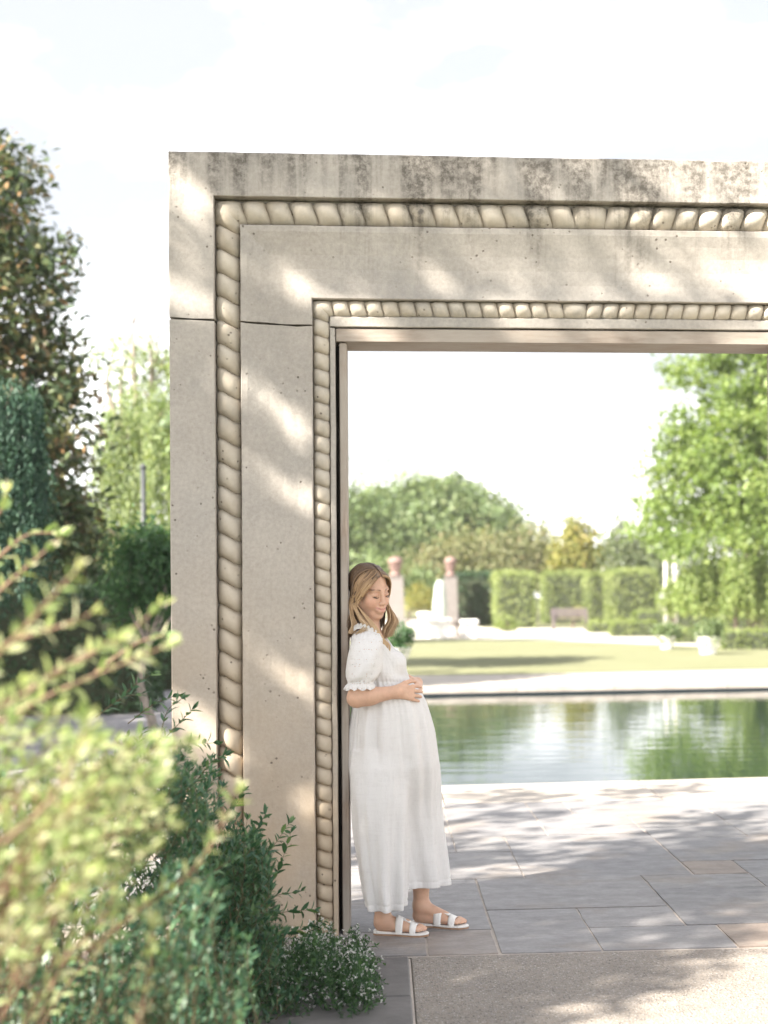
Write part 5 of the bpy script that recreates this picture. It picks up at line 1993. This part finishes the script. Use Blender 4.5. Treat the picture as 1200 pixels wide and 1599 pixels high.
hedge_px('low_hedge', 'upper row of low box hedge running below the wisteria', 985, 1250, 954, 980, L_BOX, .10, 220, 1.0, group=LG, rot=-.10)
hedge_px('low_hedge', 'long low box hedge in front, left of the first white planter', 955, 1030, 971, 994, L_BOX, .10, 250, .9, group=LG, rot=-.12)
hedge_px('low_hedge', 'short low box hedge between the two white planters', 1058, 1090, 984, 1004, L_BOX, .09, 300, .8, group=LG, rot=-.12)
hedge_px('low_hedge', 'bright low box hedge right of the second white planter', 1128, 1290, 985, 1014, L_BOX, .09, 300, .8, group=LG, rot=-.12)
bush('straw_shrub', 'pale grassy shrub at the foot of the bright hedge end', 792, 59.5, [(792, 972, 9, 0), (800, 976, 8, 0), (786, 977, 8, 0)], L_BOX, 40, 16, .06, .10)

# ---- bench
def bench(px0, px1, ybase, name, label, seat_h=.45, hgt=.86):
    a0, a1 = G(px0, ybase), G(px1, ybase)
    c = (a0 + a1) / 2
    t = empty(name, c, label, 'bench')
    Lh = (a1[0] - a0[0]) / 2
    x0, x1 = c[0] - Lh, c[0] + Lh
    for i in range(5):
        y = c[1] - .22 + i * .105
        a = Acc(); a.bbox((x0, y, seat_h - .03), (x1, y + .09, seat_h), .006); a.obj('seat_slat', M_BENCH, t)
    for i in range(4):
        z = seat_h + .07 + i * .092
        a = Acc(); a.bbox((x0, c[1] + .31 + i * .012, z), (x1, c[1] + .335 + i * .012, z + .078), .006); a.obj('back_slat', M_BENCH, t)
    for x in (x0 + .05, x1 - .11):
        a = Acc(); a.bbox((x, c[1] - .2, 0), (x + .06, c[1] - .14, seat_h + .2), .006); a.obj('leg', M_BENCH, t)
        a = Acc(); a.bbox((x, c[1] + .345, 0), (x + .06, c[1] + .40, hgt), .006); a.obj('leg', M_BENCH, t)
        a = Acc(); a.bbox((x - .005, c[1] - .22, seat_h + .2), (x + .065, c[1] + .345, seat_h + .24), .006); a.obj('armrest', M_BENCH, t)
    return t


bench(861, 921, 984.5, 'garden_bench', 'grey slatted garden bench standing against the tall clipped hedge')
bench(1094, 1120, 975, 'small_bench', 'small purplish bench half hidden behind the second white planter')
bush('rust_flower_shrub', 'small rust coloured shrub peeping over the back of the garden bench', 893, 63.5, [(885, 958, 9, 0, .6), (900, 957, 9, 0, .6)], L_GOLD, 30, 16, .08, .10)


# ---- pillars topped with granite balls, the statue and the white stone seats
def pillar(px, d_, ytop, wpx, label):
    g_ = foot_of(px, d_)
    t = empty('ball_pillar', g_, label, 'pillar', 'pair of pillars with granite balls')
    h = P(px, ytop, d_)[2]
    hw = wpx / F_PX * d_ / 2
    zs = P(px, 900, d_)[2]
    v = []; f = []
    prof = [(1.12, 0), (1.12, .12 * zs), (1.0, .14 * zs), (.86, .97 * zs), (.95, .98 * zs), (.95, zs)]
    for r, z in prof:
        v += [(g_[0] - hw * r, g_[1] - hw * r, z), (g_[0] + hw * r, g_[1] - hw * r, z), (g_[0] + hw * r, g_[1] + hw * r, z), (g_[0] - hw * r, g_[1] + hw * r, z)]
    for i in range(len(prof) - 1):
        for k in range(4):
            k2 = (k + 1) % 4
            f.append((i * 4 + k, i * 4 + k2, i * 4 + 4 + k2, i * 4 + 4 + k))
    f.append((20, 21, 22, 23))
    obj('shaft', v, f, M_PILLAR, t)
    a = Acc()
    hc = h - zs
    a.lathe((g_[0], g_[1], zs), [(hw * .72, 0), (hw * .72, hc * .12), (hw * .5, hc * .2), (hw * .58, hc * .36), (hw * .78, hc * .42), (hw * .86, hc * .48), (hw * .6, hc * .52)], 20)
    a.obj('neck', M_PINK, t, True)
    a = Acc()
    n = 12; rr = hw * .88
    a.lathe((g_[0], g_[1], zs + hc * .74), [(max(.01, rr * math.sin(math.pi * k / n)), -hc * .26 * math.cos(math.pi * k / n)) for k in range(n + 1)], 22)
    a.obj('ball', M_PINK, t, True)
    return t


pillar(618, 69, 869, 27, 'granite topped pillar just behind her head')
pillar(704, 70, 869, 22, 'granite topped pillar beside the pale statue')
# pale draped statue
d_ = 68.5
g_ = foot_of(686, d_)
st_ = empty('statue', g_, 'pale weathered statue of a draped standing form left of a pillar', 'statue')
h_ = P(686, 906, d_)[2]
a = Acc()
pr = [(.42, 0), (.42, .10), (.34, .13), (.36, .2), (.40, .35), (.37, .55), (.31, .72), (.29, .85), (.22, .95), (.09, 1.0)]
n = 24
for r, z in pr:
    for k in range(n):
        th = 2 * math.pi * k / n
        q = r * .80 * (1 + .06 * math.sin(7 * th + 5 * z))
        a.v.append((g_[0] + q * math.cos(th) + .05 * z, g_[1] + q * math.sin(th) * .85, z * h_))
for i in range(len(pr) - 1):
    for k in range(n):
        k2 = (k + 1) % n
        a.f.append((i * n + k, i * n + k2, (i + 1) * n + k2, (i + 1) * n + k))
a.f.append(tuple(range((len(pr) - 1) * n, len(pr) * n)))
a.obj('draped_body', M_STATUE, st_, True)
a = Acc(); a.bbox((g_[0] - .45, g_[1] - .45, 0), (g_[0] + .45, g_[1] + .45, .16), .02); a.obj('plinth', M_WHITE, st_)


def stone_seat(pts, ytop, name, label, back=False):
    (x0, yb0), (x1, yb1) = pts
    a0, a1 = G(x0, yb0), G(x1, yb1)
    d = np.dot(a0 - _C, _F)
    h = P(x0, ytop, d)[2]
    t = empty(name, (a0 + a1) / 2, label, 'stone block', 'white stone blocks round the fountain')
    y = (a0[1] + a1[1]) / 2
    a = Acc(); a.bbox((a0[0], y, 0), (a1[0], y + 1.0, h * .8), .03); a.obj('block', M_WHITE, t)
    a = Acc(); a.bbox((a0[0] - .05, y - .05, h * .8), (a1[0] + .05, y + 1.05, h), .04); a.obj('capstone', M_WHITE, t)
    return t


stone_seat([(689, 976), (730, 976)], 950, 'stone_block', 'squarish white stone block farthest back below the statue')
stone_seat([(668, 997), (704, 997)], 966, 'stone_block', 'large white stone block nearest the lawn, beside the dark niche')
stone_seat([(723, 996), (746, 996)], 968, 'stone_block', 'narrow white stone block right of the dark niche')
stone_seat([(655, 985), (672, 985)], 956, 'stone_block', 'small white stone block on the left, closest to the pillar behind her head')
# stone basin between the blocks
g_ = G(713, 994)
t = empty('stone_basin', g_, 'grey stone basin in the niche between two white blocks', 'basin')
a = Acc(); a.lathe(g_, [(.16, 0), (.16, .08), (.09, .14), (.09, .36), (.20, .46), (.28, .56), (.28, .60), (.22, .58)], 20); a.obj('bowl', M_PILLAR, t, True)
a = Acc(); a.lathe(g_ + np.array([0, 0, -.0]), [(.24, 0), (.24, .05), (.17, .052)], 18); a.obj('foot', M_PILLAR, t)


# ---- poles, wisteria and planters on the right
for px, yb, yt, lb in ((1040, 945, 869, 'shorter of the two pale poles beside the hedge corner'), (1054.5, 948, 864, 'taller pale pole in front of the wisteria')):
    g_ = foot_of(px, 55)
    t = empty('pale_pole', g_, lb, 'pole', 'pale poles by the wisteria')
    h = P(px, yt, 55)[2]
    a = Acc(); a.tube([g_, g_ + np.array([0, 0, h])], .075, 12); a.obj('shaft', M_POLE, t, True)
    a = Acc(); a.lathe(g_ + np.array([0, 0, h]), [(.085, -.03), (.095, 0), (.085, .04), (.02, .06)], 12); a.obj('cap', M_POLE, t)
weeping('wisteria_arbour', 'light green wisteria hanging in long tresses from an arbour at the right edge', foot_of(1150, 49),
        tops_px([(1090, 890, 26, 60, 0), (1120, 880, 26, 75, .4), (1150, 876, 26, 80, -.4), (1180, 880, 24, 75, .2), (1205, 885, 24, 75, 0), (1075, 910, 16, 40, 0), (1240, 880, 30, 80, 0), (1290, 885, 30, 80, 0)], 49), L_WIST, 900, .16, 0, .12, 1.6, .07, cat='arbour', wd=.45)
bush('pale_shrub', 'pale shrub leaning against the poles in front of the hedge corner', 1050, 52, [(1045, 935, 14, 0), (1056, 920, 12, 0), (1040, 948, 12, 0), (1062, 940, 12, 0)], L_WIST, 60, 20, .10, .14)


def planter(px, ybase, lab, sc=1.0):
    g_ = G(px, ybase)
    t = empty('white_planter', g_, lab, 'planter', 'white planters along the path')
    a = Acc(); a.lathe(g_, [(.22 * sc, 0), (.24 * sc, .05), (.21 * sc, .08), (.30 * sc, .34 * sc), (.34 * sc, .46 * sc), (.36 * sc, .50 * sc), (.32 * sc, .50 * sc), (.30 * sc, .44 * sc)], 22)
    a.obj('pot', M_PLANTER, t, True)
    b_ = [(g_ + np.array([0, 0, .62 * sc]), (.36 * sc, .36 * sc, .24 * sc)), (g_ + np.array([.12, 0, .78 * sc]), (.22 * sc, .22 * sc, .2 * sc))]
    v, f, rn = crown(b_, 60, 16, .07, .11, .5)
    obj('foliage', v, f, L_OAK, t, attrs={"rnd": ('FACE', rn)})
    return t


planter(1042, 1014, 'white planter with loose foliage at the lawn edge, the one farther from the right edge', .7)
planter(1106, 1022, 'white planter with taller foliage in front of the small purplish bench', .85)
planter(942, 1003, 'small white planter at the foot of the low hedge right of the bench', .75) if False else None
# potted shrub just beyond the pool, behind her shoulder
g_ = G(622, 1051)
t = empty('stone_urn', g_, 'stone urn with a round dark green shrub across the pool behind her shoulder', 'planter')
a = Acc(); a.lathe(g_, [(.16, 0), (.16, .05), (.08, .1), (.10, .16), (.22, .34), (.25, .46), (.27, .48), (.22, .48), (.2, .42)], 20); a.obj('pot', M_WHITE, t, True)
v, f, rn = crown([(g_ + np.array([0, 0, .68]), (.26, .26, .25))], 70, 16, .05, .08, .5)
obj('foliage', v, f, L_MAPLE, t, attrs={"rnd": ('FACE', rn)})

# ------------------------------------------------------------------ summer haze over the garden
a = Acc()
a.box((-421, -61, -1.2), (421, 421, 27.0))
hz_m = bpy.data.materials.new("haze_air")
hz_m.use_nodes = True
hn = hz_m.node_tree.nodes
hn.clear()
h_out = hn.new('ShaderNodeOutputMaterial')
h_v = hn.new('ShaderNodeVolumePrincipled')
h_v.inputs['Color'].default_value = (0.93, 0.94, 0.95, 1)
h_v.inputs['Density'].default_value = 0.0004
h_v.inputs['Anisotropy'].default_value = 0.1
hz_m.node_tree.links.new(h_v.outputs[0], h_out.inputs['Volume'])
tag(a.obj('haze', hz_m, base=(0, 0, 0)), None, None, None, 'stuff')
